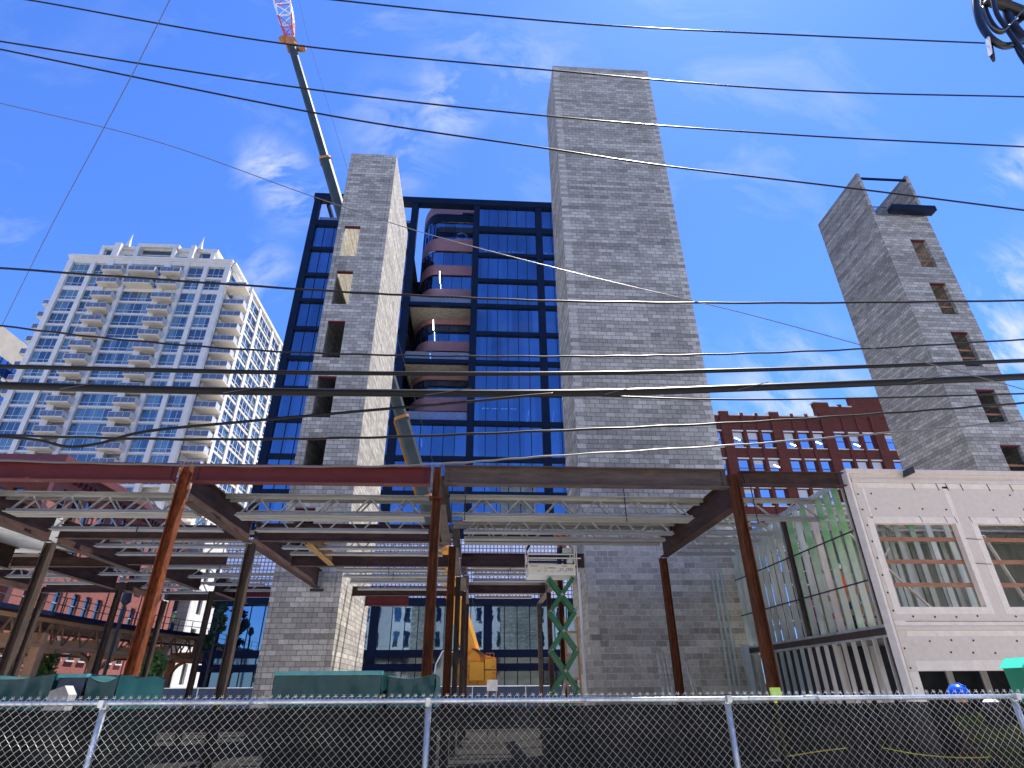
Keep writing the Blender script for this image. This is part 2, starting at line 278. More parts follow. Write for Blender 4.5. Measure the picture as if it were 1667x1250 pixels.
def scrapes(key, c, thr=.63, sc=1.1, amt=.55, st=(.6, 1, 2.2)):
    m = MT[key]; n = m.node_tree; p = n.nodes['Principled BSDF']; src = p.inputs['Base Color'].links[0].from_socket
    t = noise(n, sc, 9, .75, 'UV', st); a = nd(n, 'ShaderNodeMapRange'); a.inputs[1].default_value = thr; a.inputs[2].default_value = thr + .09; a.inputs[4].default_value = amt; lk(n, t, a.inputs[0])
    lk(n, mixcol(n, a.outputs[0], src, c), p.inputs['Base Color'])
scrapes('maroon', (.34, .13, .11)); scrapes('greysteel', (.16, .07, .035), .58); scrapes('brownsteel', (.17, .09, .06), .62)
scrapes('sheath', (.34, .29, .25), .60, 1.6, .5, (1, 1, 1)); scrapes('tape', (.40, .30, .24), .60, 3, .5, (1, 1, 1)); scrapes('rust', (.26, .08, .02), .60, 5, .5, (1, 1, 1)); scrapes('white', (.42, .38, .32), .62, .6, .35, (2, .3, 1)); scrapes('crane_y', (.30, .14, .02), .60, 1.4, .5, (1, 1, 1)); scrapes('tarp', (.03, .14, .14), .58, 3, .4, (1, .5, 1))
for k_ in ('maroon', 'brownsteel', 'greysteel', 'joist', 'rust', 'rusto', 'darksteel', 'cmu', 'cmu_wide', 'cmu_light', 'redbrick', 'sunlitbrick'): MT[k_].node_tree.nodes['Principled BSDF'].inputs['Specular IOR Level'].default_value = .22
# perforated white screen of the podium
def frit():
    m, n, p = base_mat('white_perforated_screen'); p.inputs['Roughness'].default_value = .5
    tc = nd(n, 'ShaderNodeTexCoord'); b = nd(n, 'ShaderNodeTexBrick'); b.offset = 0; b.inputs['Scale'].default_value = 1
    b.inputs['Brick Width'].default_value = .36; b.inputs['Row Height'].default_value = .36; b.inputs['Mortar Size'].default_value = .045; b.inputs['Mortar Smooth'].default_value = .2
    b.inputs['Color1'].default_value = (.92, .90, .90, 1); b.inputs['Color2'].default_value = (.80, .80, .86, 1); b.inputs['Mortar'].default_value = (.10, .12, .26, 1)
    lk(n, tc.outputs['UV'], b.inputs['Vector']); lk(n, b.outputs['Color'], p.inputs['Base Color']); return m
MT['frit'] = frit()
def screen_mat():
    m = bpy.data.materials.new('black_privacy_mesh'); m.use_nodes = True; n = m.node_tree; n.nodes.clear()
    d = nd(n, 'ShaderNodeBsdfDiffuse'); t = noise(n, 1.3, 5, .7, 'Object'); lk(n, ramp(n, t, [(.35, (.007, .0066, .0062)), (.75, (.022, .021, .019))]), d.inputs['Color'])
    tr = nd(n, 'ShaderNodeBsdfTransparent'); ms = nd(n, 'ShaderNodeMixShader'); ms.inputs[0].default_value = .042
    o = nd(n, 'ShaderNodeOutputMaterial'); lk(n, d.outputs[0], ms.inputs[1]); lk(n, tr.outputs[0], ms.inputs[2]); lk(n, ms.outputs[0], o.inputs[0]); return m
MT['screen'] = screen_mat()

# ------------------------------------------------------------------ object helpers
WL = {}
def tag(o, label=None, cat=None, group=None, kind=None):
    if label: o['label'] = label
    if cat: o['category'] = cat
    if group: o['group'] = group
    if kind: o['kind'] = kind
    return o
def thing(name, label, cat, loc=(0, 0, 0), group=None):
    o = bpy.data.objects.new(name, None); COL.objects.link(o); o.location = loc; WL[o.name] = Vector(loc); o.empty_display_size = .2
    return tag(o, label, cat, group)
def copy_tree(o, parent=None):
    c = o.copy(); COL.objects.link(c)
    if parent: c.parent = parent
    for ch in [x for x in bpy.data.objects if x.parent == o]: copy_tree(ch, c)
    return c
class MB:
    def __init__(s): s.v = []; s.f = []
    def add(s, vs, fs):
        k = len(s.v); s.v += [Vector(a) for a in vs]; s.f += [tuple(i + k for i in q) for q in fs]; return s
    def box(s, x0, x1, y0, y1, z0, z1):
        return s.add([(x0, y0, z0), (x1, y0, z0), (x1, y1, z0), (x0, y1, z0), (x0, y0, z1), (x1, y0, z1), (x1, y1, z1), (x0, y1, z1)],
                     [(0, 3, 2, 1), (4, 5, 6, 7), (0, 1, 5, 4), (1, 2, 6, 5), (2, 3, 7, 6), (3, 0, 4, 7)])
    def prism(s, poly, axis, a, b):
        n = len(poly)
        def P(p, t): return {'x': (t, p[0], p[1]), 'y': (p[0], t, p[1]), 'z': (p[0], p[1], t)}[axis]
        return s.add([P(p, a) for p in poly] + [P(p, b) for p in poly], [tuple(range(n))[::-1], tuple(range(n, 2 * n))] + [(i, (i + 1) % n, n + (i + 1) % n, n + i) for i in range(n)])
    def bar(s, p, q, w, h=None, up=(0, 0, 1)):
        p, q = Vector(p), Vector(q); h = h or w; d = (q - p).normalized(); upv = Vector(up)
        if abs(d.dot(upv)) > .98: upv = Vector((0, 1, 0))
        a = d.cross(upv).normalized() * (w / 2); b = a.cross(d).normalized() * (h / 2)
        return s.add([p - a - b, p + a - b, p + a + b, p - a + b, q - a - b, q + a - b, q + a + b, q - a + b],
                     [(0, 3, 2, 1), (4, 5, 6, 7), (0, 1, 5, 4), (1, 2, 6, 5), (2, 3, 7, 6), (3, 0, 4, 7)])
    def tube(s, pts, rad, n=8, caps=True):
        pts = [Vector(p) for p in pts]; k0 = len(s.v); N = len(pts)
        rads = rad if isinstance(rad, (list, tuple)) else [rad] * N
        ref = None
        for i, p in enumerate(pts):
            d = (pts[min(i + 1, N - 1)] - pts[max(i - 1, 0)]).normalized()
            if ref is None: ref = Vector((0, 0, 1)) if abs(d.z) < .9 else Vector((0, 1, 0))
            a = d.cross(ref).normalized(); b = a.cross(d).normalized(); ref = b
            for j in range(n): t = 2 * math.pi * j / n; s.v.append(p + (a * math.cos(t) + b * math.sin(t)) * rads[i])
        for i in range(N - 1):
            for j in range(n): s.f.append((k0 + i * n + j, k0 + i * n + (j + 1) % n, k0 + (i + 1) * n + (j + 1) % n, k0 + (i + 1) * n + j))
        if caps: s.f.append(tuple(k0 + j for j in range(n))[::-1]); s.f.append(tuple(k0 + (N - 1) * n + j for j in range(n)))
        return s
    def ibeam(s, p, q, depth, width, tf=.02, tw=.014, up=(0, 0, 1)):
        """I section; p-q runs along the centre line, web lies in the up direction"""
        p, q = Vector(p), Vector(q); d = (q - p).normalized(); upv = Vector(up)
        if abs(d.dot(upv)) > .98: upv = Vector((0, 1, 0))
        a = d.cross(upv).normalized(); b = a.cross(d).normalized()
        o = b * (depth / 2 - tf / 2)
        s.bar(p + o, q + o, width, tf, up=b); s.bar(p - o, q - o, width, tf, up=b); s.bar(p, q, tw, depth - 2 * tf, up=b); return s
    def disc(s, c, rad, n=20, axis='y', t=.02):
        c = Vector(c); k = len(s.v)
        for z in (0, t):
            for j in range(n):
                a = 2 * math.pi * j / n; ca, sa = rad * math.cos(a), rad * math.sin(a)
                s.v.append(c + (Vector((ca, z, sa)) if axis == 'y' else Vector((z, ca, sa)) if axis == 'x' else Vector((ca, sa, z))))
        s.f.append(tuple(k + j for j in range(n))); s.f.append(tuple(k + n + j for j in range(n))[::-1])
        for j in range(n): s.f.append((k + j, k + n + j, k + n + (j + 1) % n, k + (j + 1) % n))
        return s
    def mesh(s, name, mat, off=Vector((0, 0, 0)), smooth=False):
        me = bpy.data.meshes.new(name); me.from_pydata([v - off for v in s.v], [], s.f); me.update()
        uv = me.uv_layers.new(name='UVMap'); d = uv.data; vs = s.v
        for p in me.polygons:
            n = p.normal; ax, ay, az = abs(n.x), abs(n.y), abs(n.z)
            for li, vi in zip(p.loop_indices, p.vertices):
                c = vs[vi]
                d[li].uv = (c.y, c.z) if ax >= ay and ax > az else ((c.x, c.z) if ay > az else (c.x, c.y))
        if smooth:
            for p in me.polygons: p.use_smooth = True
        me.materials.append(MT[mat]); return me
    def build(s, name, mat, parent=None, base=None, smooth=False):
        if parent is not None: off = WL[parent.name]
        else: off = Vector(base) if base else Vector((0, 0, 0))
        o = bpy.data.objects.new(name, s.mesh(name, mat, off, smooth)); COL.objects.link(o)
        if parent is not None: o.parent = parent
        else: o.location = off
        WL[o.name] = off; return o
def islands(mb):
    n = len(mb.v); par = list(range(n))
    def fd(a):
        while par[a] != a: par[a] = par[par[a]]; a = par[a]
        return a
    for q in mb.f:
        r0 = fd(q[0])
        for i in q[1:]:
            r1_ = fd(i)
            if r1_ != r0: par[r1_] = r0
    g = {}
    for q in mb.f: g.setdefault(fd(q[0]), []).append(q)
    out = []
    for fs in g.values():
        ids = sorted({i for q in fs for i in q}); mp_ = {a: k for k, a in enumerate(ids)}; o = MB(); o.v = [mb.v[i] for i in ids]; o.f = [tuple(mp_[i] for i in q) for q in fs]; out.append(o)
    return out
def each(mb, name, mat, parent, cap=100, size=1):
    """one object per separate piece; past the cap the smaller rest stays one object"""
    L = islands(mb)
    if size > 1: L2 = []; [L2.append(join(L[i:i + size])) for i in range(0, len(L), size)]; L = L2
    if len(L) > cap:
        rest = join(L[cap:]); L = L[:cap]; tag(rest.build(name, mat, parent), kind='stuff')
    return [m_.build(name, mat, parent) for m_ in L]
def join(L):
    o = MB()
    for m_ in L: o.add(m_.v, m_.f)
    return o
def place(me, name, parent, loc):
    """one more object of an existing mesh at local position loc"""
    o = bpy.data.objects.new(name, me); COL.objects.link(o); o.location = loc
    if parent is not None: o.parent = parent
    return o
def smoothpts(pts, k=6):
    out = []; n = len(pts)
    for i in range(n - 1):
        p0, p1, p2, p3 = pts[max(i - 1, 0)], pts[i], pts[i + 1], pts[min(i + 2, n - 1)]
        for j in range(k):
            t = j / k; out.append(.5 * ((2 * p1) + (p2 - p0) * t + (2 * p0 - 5 * p1 + 4 * p2 - p3) * t * t + (3 * p1 - p0 - 3 * p2 + p3) * t ** 3))
    out.append(pts[-1]); return out
def text_part(txt, size, loc, mat, parent, ext=.004, rotx=90, rotz=0, name='lettering', shear=0):
    cu = bpy.data.curves.new(name, 'FONT'); cu.body = txt; cu.size = size; cu.extrude = ext; cu.shear = shear
    t = bpy.data.objects.new(name, cu); COL.objects.link(t); bpy.context.view_layer.update()
    me = bpy.data.meshes.new_from_object(t.evaluated_get(bpy.context.evaluated_depsgraph_get())); bpy.data.objects.remove(t)
    me.name = name; me.materials.clear(); me.materials.append(MT[mat])
    o = bpy.data.objects.new(name, me); COL.objects.link(o); o.rotation_euler = (R(rotx), 0, R(rotz)); o.location = Vector(loc) - WL[parent.name]; o.parent = parent; return o
#PART2
def wall(mb, u0, u1, z0, z1, a, b, holes=(), axis='y'):
    """wall slab between planes a<b; u runs along x (axis y) or y (axis x); rectangular holes (u0,u1,z0,z1) cut through"""
    us = sorted({u0, u1, *[h[0] for h in holes], *[h[1] for h in holes]}); zs = sorted({z0, z1, *[h[2] for h in holes], *[h[3] for h in holes]})
    us = [x for x in us if u0 - 1e-6 <= x <= u1 + 1e-6]; zs = [z for z in zs if z0 - 1e-6 <= z <= z1 + 1e-6]
    P = (lambda u, t, z: (u, t, z)) if axis == 'y' else (lambda u, t, z: (t, u, z))
    def solid(i, j):
        if i < 0 or j < 0 or i >= len(us) - 1 or j >= len(zs) - 1: return False
        cu, cz = (us[i] + us[i + 1]) / 2, (zs[j] + zs[j + 1]) / 2
        return not any(h[0] < cu < h[1] and h[2] < cz < h[3] for h in holes)
    fl = axis == 'y'
    def quad(q): mb.add(q, [(0, 1, 2, 3)] if fl else [(3, 2, 1, 0)])
    for i in range(len(us) - 1):
        for j in range(len(zs) - 1):
            if not solid(i, j): continue
            ua, ub, za, zb = us[i], us[i + 1], zs[j], zs[j + 1]
            quad([P(ua, a, za), P(ub, a, za), P(ub, a, zb), P(ua, a, zb)]); quad([P(ub, b, za), P(ua, b, za), P(ua, b, zb), P(ub, b, zb)])
            if not solid(i - 1, j): quad([P(ua, b, za), P(ua, a, za), P(ua, a, zb), P(ua, b, zb)])
            if not solid(i + 1, j): quad([P(ub, a, za), P(ub, b, za), P(ub, b, zb), P(ub, a, zb)])
            if not solid(i, j - 1): quad([P(ua, b, za), P(ub, b, za), P(ub, a, za), P(ua, a, za)])
            if not solid(i, j + 1): quad([P(ua, a, zb), P(ub, a, zb), P(ub, b, zb), P(ua, b, zb)])
    return mb

# ================================================================== the setting
g = MB(); g.add([(-900, -300, -.02), (900, -300, -.02), (900, 1500, -.02), (-900, 1500, -.02)], [(0, 1, 2, 3)])
tag(g.build('ground', 'street'), kind='structure')
g = MB(); g.add([(-20, 6.9, .0), (34, 6.9, .0), (34, 37, .0), (-20, 37, .0)], [(0, 1, 2, 3)])
tag(g.build('gravel_yard', 'gravel'), kind='structure')
g = MB().box(-60, 60, 2.2, 6.9, -.015, .12); tag(g.build('pavement', 'walk'), kind='structure')
g = MB().box(-60, 60, 2.05, 2.2, -.015, .13); tag(g.build('kerb', 'stone'), kind='structure')
g = MB().box(-60, 60, -8, -5, -.015, .12); tag(g.build('opposite_pavement', 'walk'), kind='structure')

# ================================================================== masonry shafts
def shaft(label, x0, x1, y0, y1, top, th, mat, holes=(), base=None, front_top=None, joints=()):
    t = thing('block_shaft', label, 'masonry tower', ((x0 + x1) / 2, y0, 0), 'concrete block stair and lift shafts')
    mb = MB(); ft = front_top or top
    wall(mb, x0, x1, 0, ft, y0, y0 + th, holes)
    wall(mb, x0, x1, 0, top, y1 - th, y1)
    wall(mb, y0 + th if not front_top else y0 + th, y1 - th, 0, top, x0, x0 + th, axis='x')
    wall(mb, y0 + th, y1 - th, 0, top, x1 - th, x1, axis='x')
    if front_top:
        mb.box(x0, x0 + th, y0, y0 + th, ft, top); mb.box(x1 - th, x1, y0, y0 + th, ft, top)
    mb.build('wall', mat, t)
    for h in holes:
        MB().box(h[0], h[1], y0 + .01, y0 + th - .01, h[3] - .07, h[3] - .002).build('lintel', 'reddoor', t)
    for jx in joints:
        MB().box(jx - .006, jx + .006, y0 - .003, y0 + .003, 0, top - .2).build('control_joint', 'dark', t)
    return t
lw = [(-8.06, -7.16, z, z + 2.27) for z in (23.65, 20.3, 16.95, 13.6, 10.25, 6.9)]
SL = shaft('slim grey block shaft with one sunlit side and a column of door openings', -8.45, -5.6, 25.5, 32.6, 32.0, .2, 'cmu_light', lw, joints=(-8.25, -5.85))
SB = shaft('widest and tallest grey block shaft, plain, with no openings', 3.95, 9.78, 21.0, 24.1, 35.1, .2, 'cmu_wide')
rw = [(26.6, 27.6, 24.37, 26.57), (26.58, 27.6, 20.9, 23.18), (26.55, 27.58, 17.42, 19.7), (26.5, 27.6, 13.95, 16.0), (26.5, 27.6, 10.6, 12.8)]
SR = shaft('grey block shaft with notched open top and boarded openings, at the right', 24.85, 28.45, 25.5, 30.3, 32.3, .2, 'cmu', rw, front_top=28.5)
for h in rw:
    for q in (.62, 1.12): MB().box(h[0] - .05, h[1] + .05, 25.71, 25.75, h[2] + q, h[2] + q + .1).build('guard_board', 'woodred', SR)
MB().bar((25.05, 25.62, 31.95), (28.25, 25.62, 31.95), .12, .12).build('brace', 'navy', SR)
b = MB(); b.box(25.9, 28.75, 24.95, 25.49, 28.62, 28.66); b.box(25.9, 28.75, 24.95, 24.99, 28.66, 29.0); b.box(25.9, 25.94, 24.99, 25.49, 28.66, 29.0); b.box(28.71, 28.75, 24.99, 25.49, 28.66, 29.0); b.build('canopy', 'navy', SR)
b = MB()
for i in range(9): b.box(25.1 + i * .1, 25.12 + i * .1, 25.55, 25.57, 28.5, 29.3)
b.box(25.05, 26.0, 25.54, 25.58, 29.3, 29.34); b.build('guard_rail', 'wiremetal', SR)

# ================================================================== blue glass office building
BB = thing('office_building', 'tall navy framed blue glass building with curved pink banded balconies', 'building', (-4, 58, 0))
BX0, BX1, BY, BD = -23.0, 18.0, 58.0, 86.0
LV = [61.9, 57.0, 52.55, 48.3, 44.3, 40.2, 36.1, 32.1, 28.25, 24.0, 20.1, 16.2]     # beam centres
colx = [(-23.0, -22.2), (-9.8, -8.9), (-1.32, -.5), (7.15, 8.02), (17.2, 18.0)]
b = MB()
for a, c in colx: b.box(a, c, BY, BY + .8, 9.2, 61.2)
each(b, 'frame_column', 'navy', BB)
bm_ = MB()
bm_.box(BX0 - .1, BX1 + .1, BY - .1, BY + 1.0, 61.2, 62.2)
for i, z in enumerate(LV[1:]):
    h = .9 if i == 0 else .5
    for k in range(4):
        if k == 1 and z > 28 and abs(z - 44.3) > .1 and abs(z - 36.1) > .1 and abs(z - 28.25) > .1: continue
        bm_.box(colx[k][1], colx[k + 1][0], BY + .05, BY + .6, z - h / 2, z + h / 2)
bm_.box(BX0, BX1, BY - .05, BY + .5, 15.3, 16.0); each(bm_, 'frame_beam', 'navy', BB)
# body behind the glass: slabs, back wall, roof
sb = MB()
for z in LV[1:]:
    sb.box(BX0 + .8, colx[1][0], BY + .65, BY + 12, z - .12, z + .12); sb.box(colx[2][1], BX1 - .3, BY + .65, BY + 12, z - .12, z + .12)
each(sb, 'floor_slab', 'conc', BB)
bw = MB().box(BX0 + .6, -9.3, BY + 12, BD, 0, 57.0); bw.box(-9.3, BX1 - .2, BY + 12, BD, 0, 61.3); bw.box(BX1 - .3, BX1 - .2, BY + .65, BY + 12, 0, 61.3)
bw.box(-22.2, -22.1, BY + .8, BY + 12, 16, 57.0)
bw.box(-.6, 17.6, BY + .7, BY + 12, 61.35, 61.6)
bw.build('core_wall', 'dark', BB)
b = MB().box(-3, 15, BY + 3, BY + 4, 62.2, 62.7); b.box(-7, 16, BY + .2, BY + .35, 62.2, 62.35); each(b, 'roof_kerb', 'stone', BB)
def curtain(x0, x1, z0, z1, y, n, mat='bglass', nm='window', parent=BB, mull='navy', mw=.07):
    w = MB().box(x0, x1, y, y + .03, z0, z1).build(nm, mat, parent)
    m = MB()
    for i in range(1, n): xx = x0 + (x1 - x0) * i / n; m.box(xx - mw / 2, xx + mw / 2, y - .06, y - .002, z0, z1)
    m.box(x0, x1, y - .05, y - .004, z0, z0 + .06)
    m.build('mullion', mull, w); return w
for k in (0, 2, 3):
    n = {0: 10, 2: 6, 3: 7}[k]
    for i in range(len(LV) - 1):
        if k == 0 and i == 0: continue
        zt = LV[i] - (.7 if i == 0 else .45 if i == 1 else .25); zb = LV[i + 1] + (.45 if i == 0 else .25)
        curtain(colx[k][1], colx[k + 1][0], zb, zt, BY + .35, n)
# bay 2 lower storeys are flat
for i in range(8, 11): curtain(colx[1][1], colx[2][0], LV[i + 1] + .25, LV[i] - .25, BY + .35, 6)
# bay 2: set-back rounded volume
def curvepts(y0, xr=-1.3, xs=-6.2, rx=2.6, ry=5.0, n=10):
    pts = [(xr, y0)]
    for i in range(n + 1):
        t = math.pi / 2 * i / n; pts.append((xs - rx * math.sin(t), y0 + ry * (1 - math.cos(t))))
    pts.append((xs - rx, y0 + 8.5)); return pts
def band(z0, z1, y0, mat, name, th=.12, ribs=0):
    p = curvepts(y0); q = curvepts(y0 + th, rx=2.6 - th, ry=5.0 - th); b = MB(); k = len(p)
    for i in range(k - 1):
        a0, a1, b0, b1 = p[i], p[i + 1], q[i], q[i + 1]
        b.add([(*a1, z0), (*a0, z0), (*a0, z1), (*a1, z1), (*b1, z0), (*b0, z0), (*b0, z1), (*b1, z1)], [(0, 1, 2, 3), (7, 6, 5, 4), (3, 2, 6, 7), (0, 4, 5, 1)])
    if ribs:
        x = -1.45
        while x > -6.2: b.box(x - .015, x + .015, y0 - .035, y0 - .001, z0, z1); x -= .22
        for i in range(1, 12):
            t = math.pi / 2 * i / 12; xx = -6.2 - 2.6 * math.sin(t); yy = y0 + 5 * (1 - math.cos(t)); b.box(xx - .02, xx + .02, yy - .05, yy - .01, z0, z1)
    return b.build(name, mat, BB)
def mulls(z0, z1, y0, parent):
    b = MB(); x = -1.45
    while x > -6.3: b.box(x - .03, x + .03, y0 - .07, y0 - .003, z0, z1); x -= 1.28
    for i in (2, 4, 6, 8, 10):
        t = math.pi / 2 * i / 12; xx = -6.2 - 2.6 * math.sin(t); yy = y0 + 5 * (1 - math.cos(t)); b.box(xx - .04, xx + .04, yy - .08, yy - .012, z0, z1)
    b.build('mullion', 'navy', parent)
for z0, z1, k in ((62.3, 64.0, 'p'), (60.9, 62.3, 'n'), (57.6, 60.9, 'g'), (55.5, 57.6, 'p'), (52.9, 55.5, 'g'), (51.3, 52.9, 'p'), (48.9, 51.3, 'g'), (47.5, 48.9, 'p'),
                  (43.3, 44.05, 'p'), (40.7, 43.3, 'g'), (39.3, 40.7, 'p'), (35.2, 35.85, 'p'), (32.7, 35.2, 'g'), (31.0, 32.7, 'p'), (44.5, 47.5, 'd'), (36.4, 39.3, 'd'), (28.6, 31, 'd')):
    y0 = 61.0 if k != 'g' else 61.25
    o = band(z0, z1, y0 + (.3 if k == 'd' else 0), {'p': 'pink', 'n': 'navy', 'g': 'bglass', 'd': 'lowglass'}[k], {'p': 'pink_band', 'n': 'fascia', 'g': 'window', 'd': 'window'}[k], ribs=(k == 'p'))
    if k == 'g': mulls(z0, z1, y0, o)
b = MB()
for z in (44.3, 36.1, 28.25): b.box(colx[1][1], colx[2][0], BY + .6, BY + 12, z - .22, z + .2)
for z in (57.3, 52.6, 48.6, 40.5, 32.4): b.box(-6.5, colx[2][0], 61.6, BY + 12, z - .1, z + .1)
b.box(-7.5, colx[2][0], 61.5, BY + 12, 62.5, 62.8)
each(b, 'balcony_slab', 'conc', BB)
b = MB()
for z in (44.5, 36.3, 28.45): b.box(colx[1][1], colx[2][0], BY + .3, BY + .32, z, z + 1.15)
each(b, 'glass_railing', 'railglass', BB)
MB().box(-8.8, -8.7, 66, BY + 12, 28, 61).build('side_wall', 'dark', BB)
# warm strip of light under the top fascia, ring lights and light rods inside
def ring(cx, cz, y, rad, zz=None):
    b = MB(); pts = [(cx + rad * math.cos(a), y + rad * math.sin(a), cz) for a in [2 * math.pi * i / 28 for i in range(29)]]
    b.tube(pts, .045, 5, caps=False); o = b.build('ring_light', 'lamp', BB); return o
for c in ((2.6, 59.6, 61.2, .75), (6.1, 59.4, 61.2, .85), (-3.0, 59.6, 62.6, .7)): ring(*c)
b = MB()
for i in range(9): b.box(.3 + i * .62, .62 + i * .62, 60.5, 60.58, 55.2, 55.26)
for i in range(4): b.box(.4 + i * 1.1, 1.15 + i * 1.1, 60.5, 60.6, 31.2, 31.26); b.box(8.6 + i * .9, 8.9 + i * .9, 60.5, 60.6, 55.2, 55.26)
each(b, 'ceiling_light', 'lamp', BB)
b = MB()
for (px, pz0, pz1) in ((-5.6, 49.0, 50.9), (-6.0, 41.6, 43.1), (-6.1, 37.4, 38.2), (-6.9, 22.6, 23.5), (-6.4, 26, 27)): b.bar((px, 59.9, pz1), (px + .12, 59.9, pz0), .1)
for (px, pz0, pz1) in ((5.6, 29.2, 31.0), (8.6, 29.2, 31), (9.3, 32, 33.2)): b.bar((px, 60.4, pz0), (px + .25, 60.4, pz1), .06)
each(b, 'light_rod', 'lamp', BB)
# terrace on the top left
b = MB(); b.box(-22.2, -9.8, BY + 6, BY + 6.4, 60.9, 61.5)
for x in (-21.6, -15.5): b.box(x, x + .4, BY + 1.0, BY + 6, 60.9, 61.5); b.box(x, x + .4, BY + 6, BY + 6.4, 57, 60.9)
b.bar((-21.4, BY + 6.1, 57.2), (-19.6, BY + 1.0, 60.9), .25)
each(b, 'terrace_frame', 'navy', BB)
b = MB().box(-22.1, -9.8, BY + .7, BY + .72, 57.5, 58.55); b.build('terrace_railing', 'railglass', BB)
# podium
b = MB().box(BX0 - 1.0, BX1, BY - .35, BY + .3, 9.75, 15.3); b.build('perforated_screen', 'frit', BB)
b = MB(); b.box(BX0 - 1, BX1, BY - .4, BY + .6, 9.1, 9.75); b.box(BX0 - 1, BX1, BY - .1, BY + .6, 4.65, 5.25); b.box(BX0 - 1, BX1, BY - .9, BY + .6, 3.55, 4.1)
for x in (-24, -18.2, -9.7, 0.9, 10, 17.2): b.box(x, x + .8, BY - .12, BY + .6, 0, 9.1)
each(b, 'podium_frame', 'navy', BB)
for x0, x1, n in ((-23.2, -18.2, 4), (-17.4, -9.7, 6), (-8.9, .9, 8), (1.7, 10, 7), (10.8, 17.2, 5)):
    curtain(x0, x1, 5.25, 9.1, BY + .12, n, 'lowglass'); curtain(x0, x1, 4.1, 4.65, BY + .12, n, 'tglass'); curtain(x0, x1, 0, 3.55, BY + .12, n, 'tglass', 'shopfront')
b = MB().box(-.3, 3.2, BY - .02, BY + .02, .2, 2.2); b.box(3.5, 7.6, BY - .02, BY + .02, .2, 2.2); b.box(-6.6, -5.4, BY - .02, BY + .02, .4, 2.3); each(b, 'window_film', 'film', BB)
MB().box(1.9, 2.6, BY - .05, BY - .025, 1.2, 2.0).build('notice', 'cream' if 'cream' in MT else 'paper', BB)

# terrace shrub
def foliage(mb, c, rad, n, size, flat=.8):
    for i in range(n):
        a = random.random() * 6.283; cz = random.uniform(-1, 1); rr = random.random() ** .4; s = math.sqrt(max(0, 1 - cz * cz))
        lump = .75 + .25 * math.sin(a * 3 + c[0] * 7) * math.cos(cz * 4 + c[1])
        p = Vector((c[0] + rad * rr * s * math.cos(a) * lump, c[1] + rad * rr * s * math.sin(a) * lump, c[2] + rad * flat * rr * cz * lump))
        d1 = Vector((random.gauss(0, 1), random.gauss(0, 1), random.gauss(0, 1))).normalized(); d2 = d1.cross(Vector((random.gauss(0, 1), random.gauss(0, 1), random.gauss(0, 1)))).normalized()
        s_ = size * random.uniform(.6, 1.3); mb.add([p, p + d1 * s_ * .6 + d2 * s_ * .35, p + d1 * s_ * 1.3, p + d1 * s_ * .6 - d2 * s_ * .35], [(0, 1, 2, 3)])
T = thing('shrub', 'green leafy shrub on the roof terrace at the top left of the blue building', 'plant', (-18.6, 59.6, 57.2))
b = MB(); 
for cx, cz, rr in ((-19.3, 58.0, .8), (-18.2, 58.3, 1.0), (-17.2, 58.0, .8), (-16.2, 58.2, .8)): foliage(b, (cx, 59.6, cz), rr, 260, .22)
b.build('foliage', 'leaf', T); b = MB()
for cx in (-19.3, -18.2, -17.2, -16.2): b.tube([(cx, 59.6, 57.1), (cx + .05, 59.6, 58.2)], [.06, .03], 6)
b.build('stem', 'bark', T)

# ================================================================== white apartment tower
WT = thing('apartment_tower', 'tall white apartment tower with stacked balconies and two thin roof spires, on the left', 'building', (-70, 100, 0))
FY = 100.0; FH = 3.0; Z0 = 76.0
piers = [(-87.6, 1.1), (-82.3, .9), (-78.9, 1.3), (-74.8, .9), (-67.1, 1.3), (-63.1, .9), (-59.0, .9), (-54.0, 1.1)]
px_ = [(p if i not in (0, 7) else p + (.55 if i == 0 else -.55), w_) for i, (p, w_) in enumerate(piers)]
b = MB()
for i, (p, w_) in enumerate(px_): b.box(p - w_ / 2, p + w_ / 2, FY - .45, FY + .5, 0, 88.3 if i in (2, 5) else 83.0)
each(b, 'pier', 'white', WT)
b = MB()
nfl = 25
for k in range(nfl + 1): b.box(-87.5, -54.1, FY - .1, FY + .35, Z0 - k * FH - .22, Z0 - k * FH + .12)
b.box(-87.5, -54.1, FY - .12, FY + .4, 75.55, 76.5); b.box(-87.5, -54.1, FY - .1, FY + .4, 79.35, 79.7)
b.box(-87.6, -54, FY - .3, FY + .6, 82.6, 83.6); b.box(-87.8, -53.8, FY - .7, FY + .8, 84.0, 84.5); b.box(-87.7, -53.9, FY - .5, FY + .7, 83.6, 84.0)
each(b, 'floor_band', 'white', WT)
b = MB(); b.box(-87.3, -54.3, FY + 1.6, 133, 0, 84.0); b.box(-54.3, -50.9, 104.2, 131, 0, 80.2); b.box(-91, -87.3, 106, 131, 0, 78)
b.build('core', 'white', WT)
def wmesh(wd, n, h=2.55):
    g_ = MB().box(0, wd, .0, .05, 0, h).mesh('window', 'wglass')
    m_ = MB(); 
    for i in range(n + 1): x = wd * i / n; m_.box(max(0, x - .038), min(wd, x + .038), -.07, -.002, 0, h)
    m_.box(0, wd, -.06, -.004, .72, .8); m_.box(0, wd, -.08, -.006, 0, .09); m_.box(0, wd, -.08, -.006, h - .08, h)
    return g_, m_.mesh('frame', 'rail')
types = {3: None, 2: None, 4: None}
bays = [(0, 3), (1, 2), (3, 4), (5, 2), (6, 3)]
wm = {}
rows = [79.7 + .15, 76.5 + .1] + [Z0 - (k + 1) * FH + .15 for k in range(19)]
cnt = 0
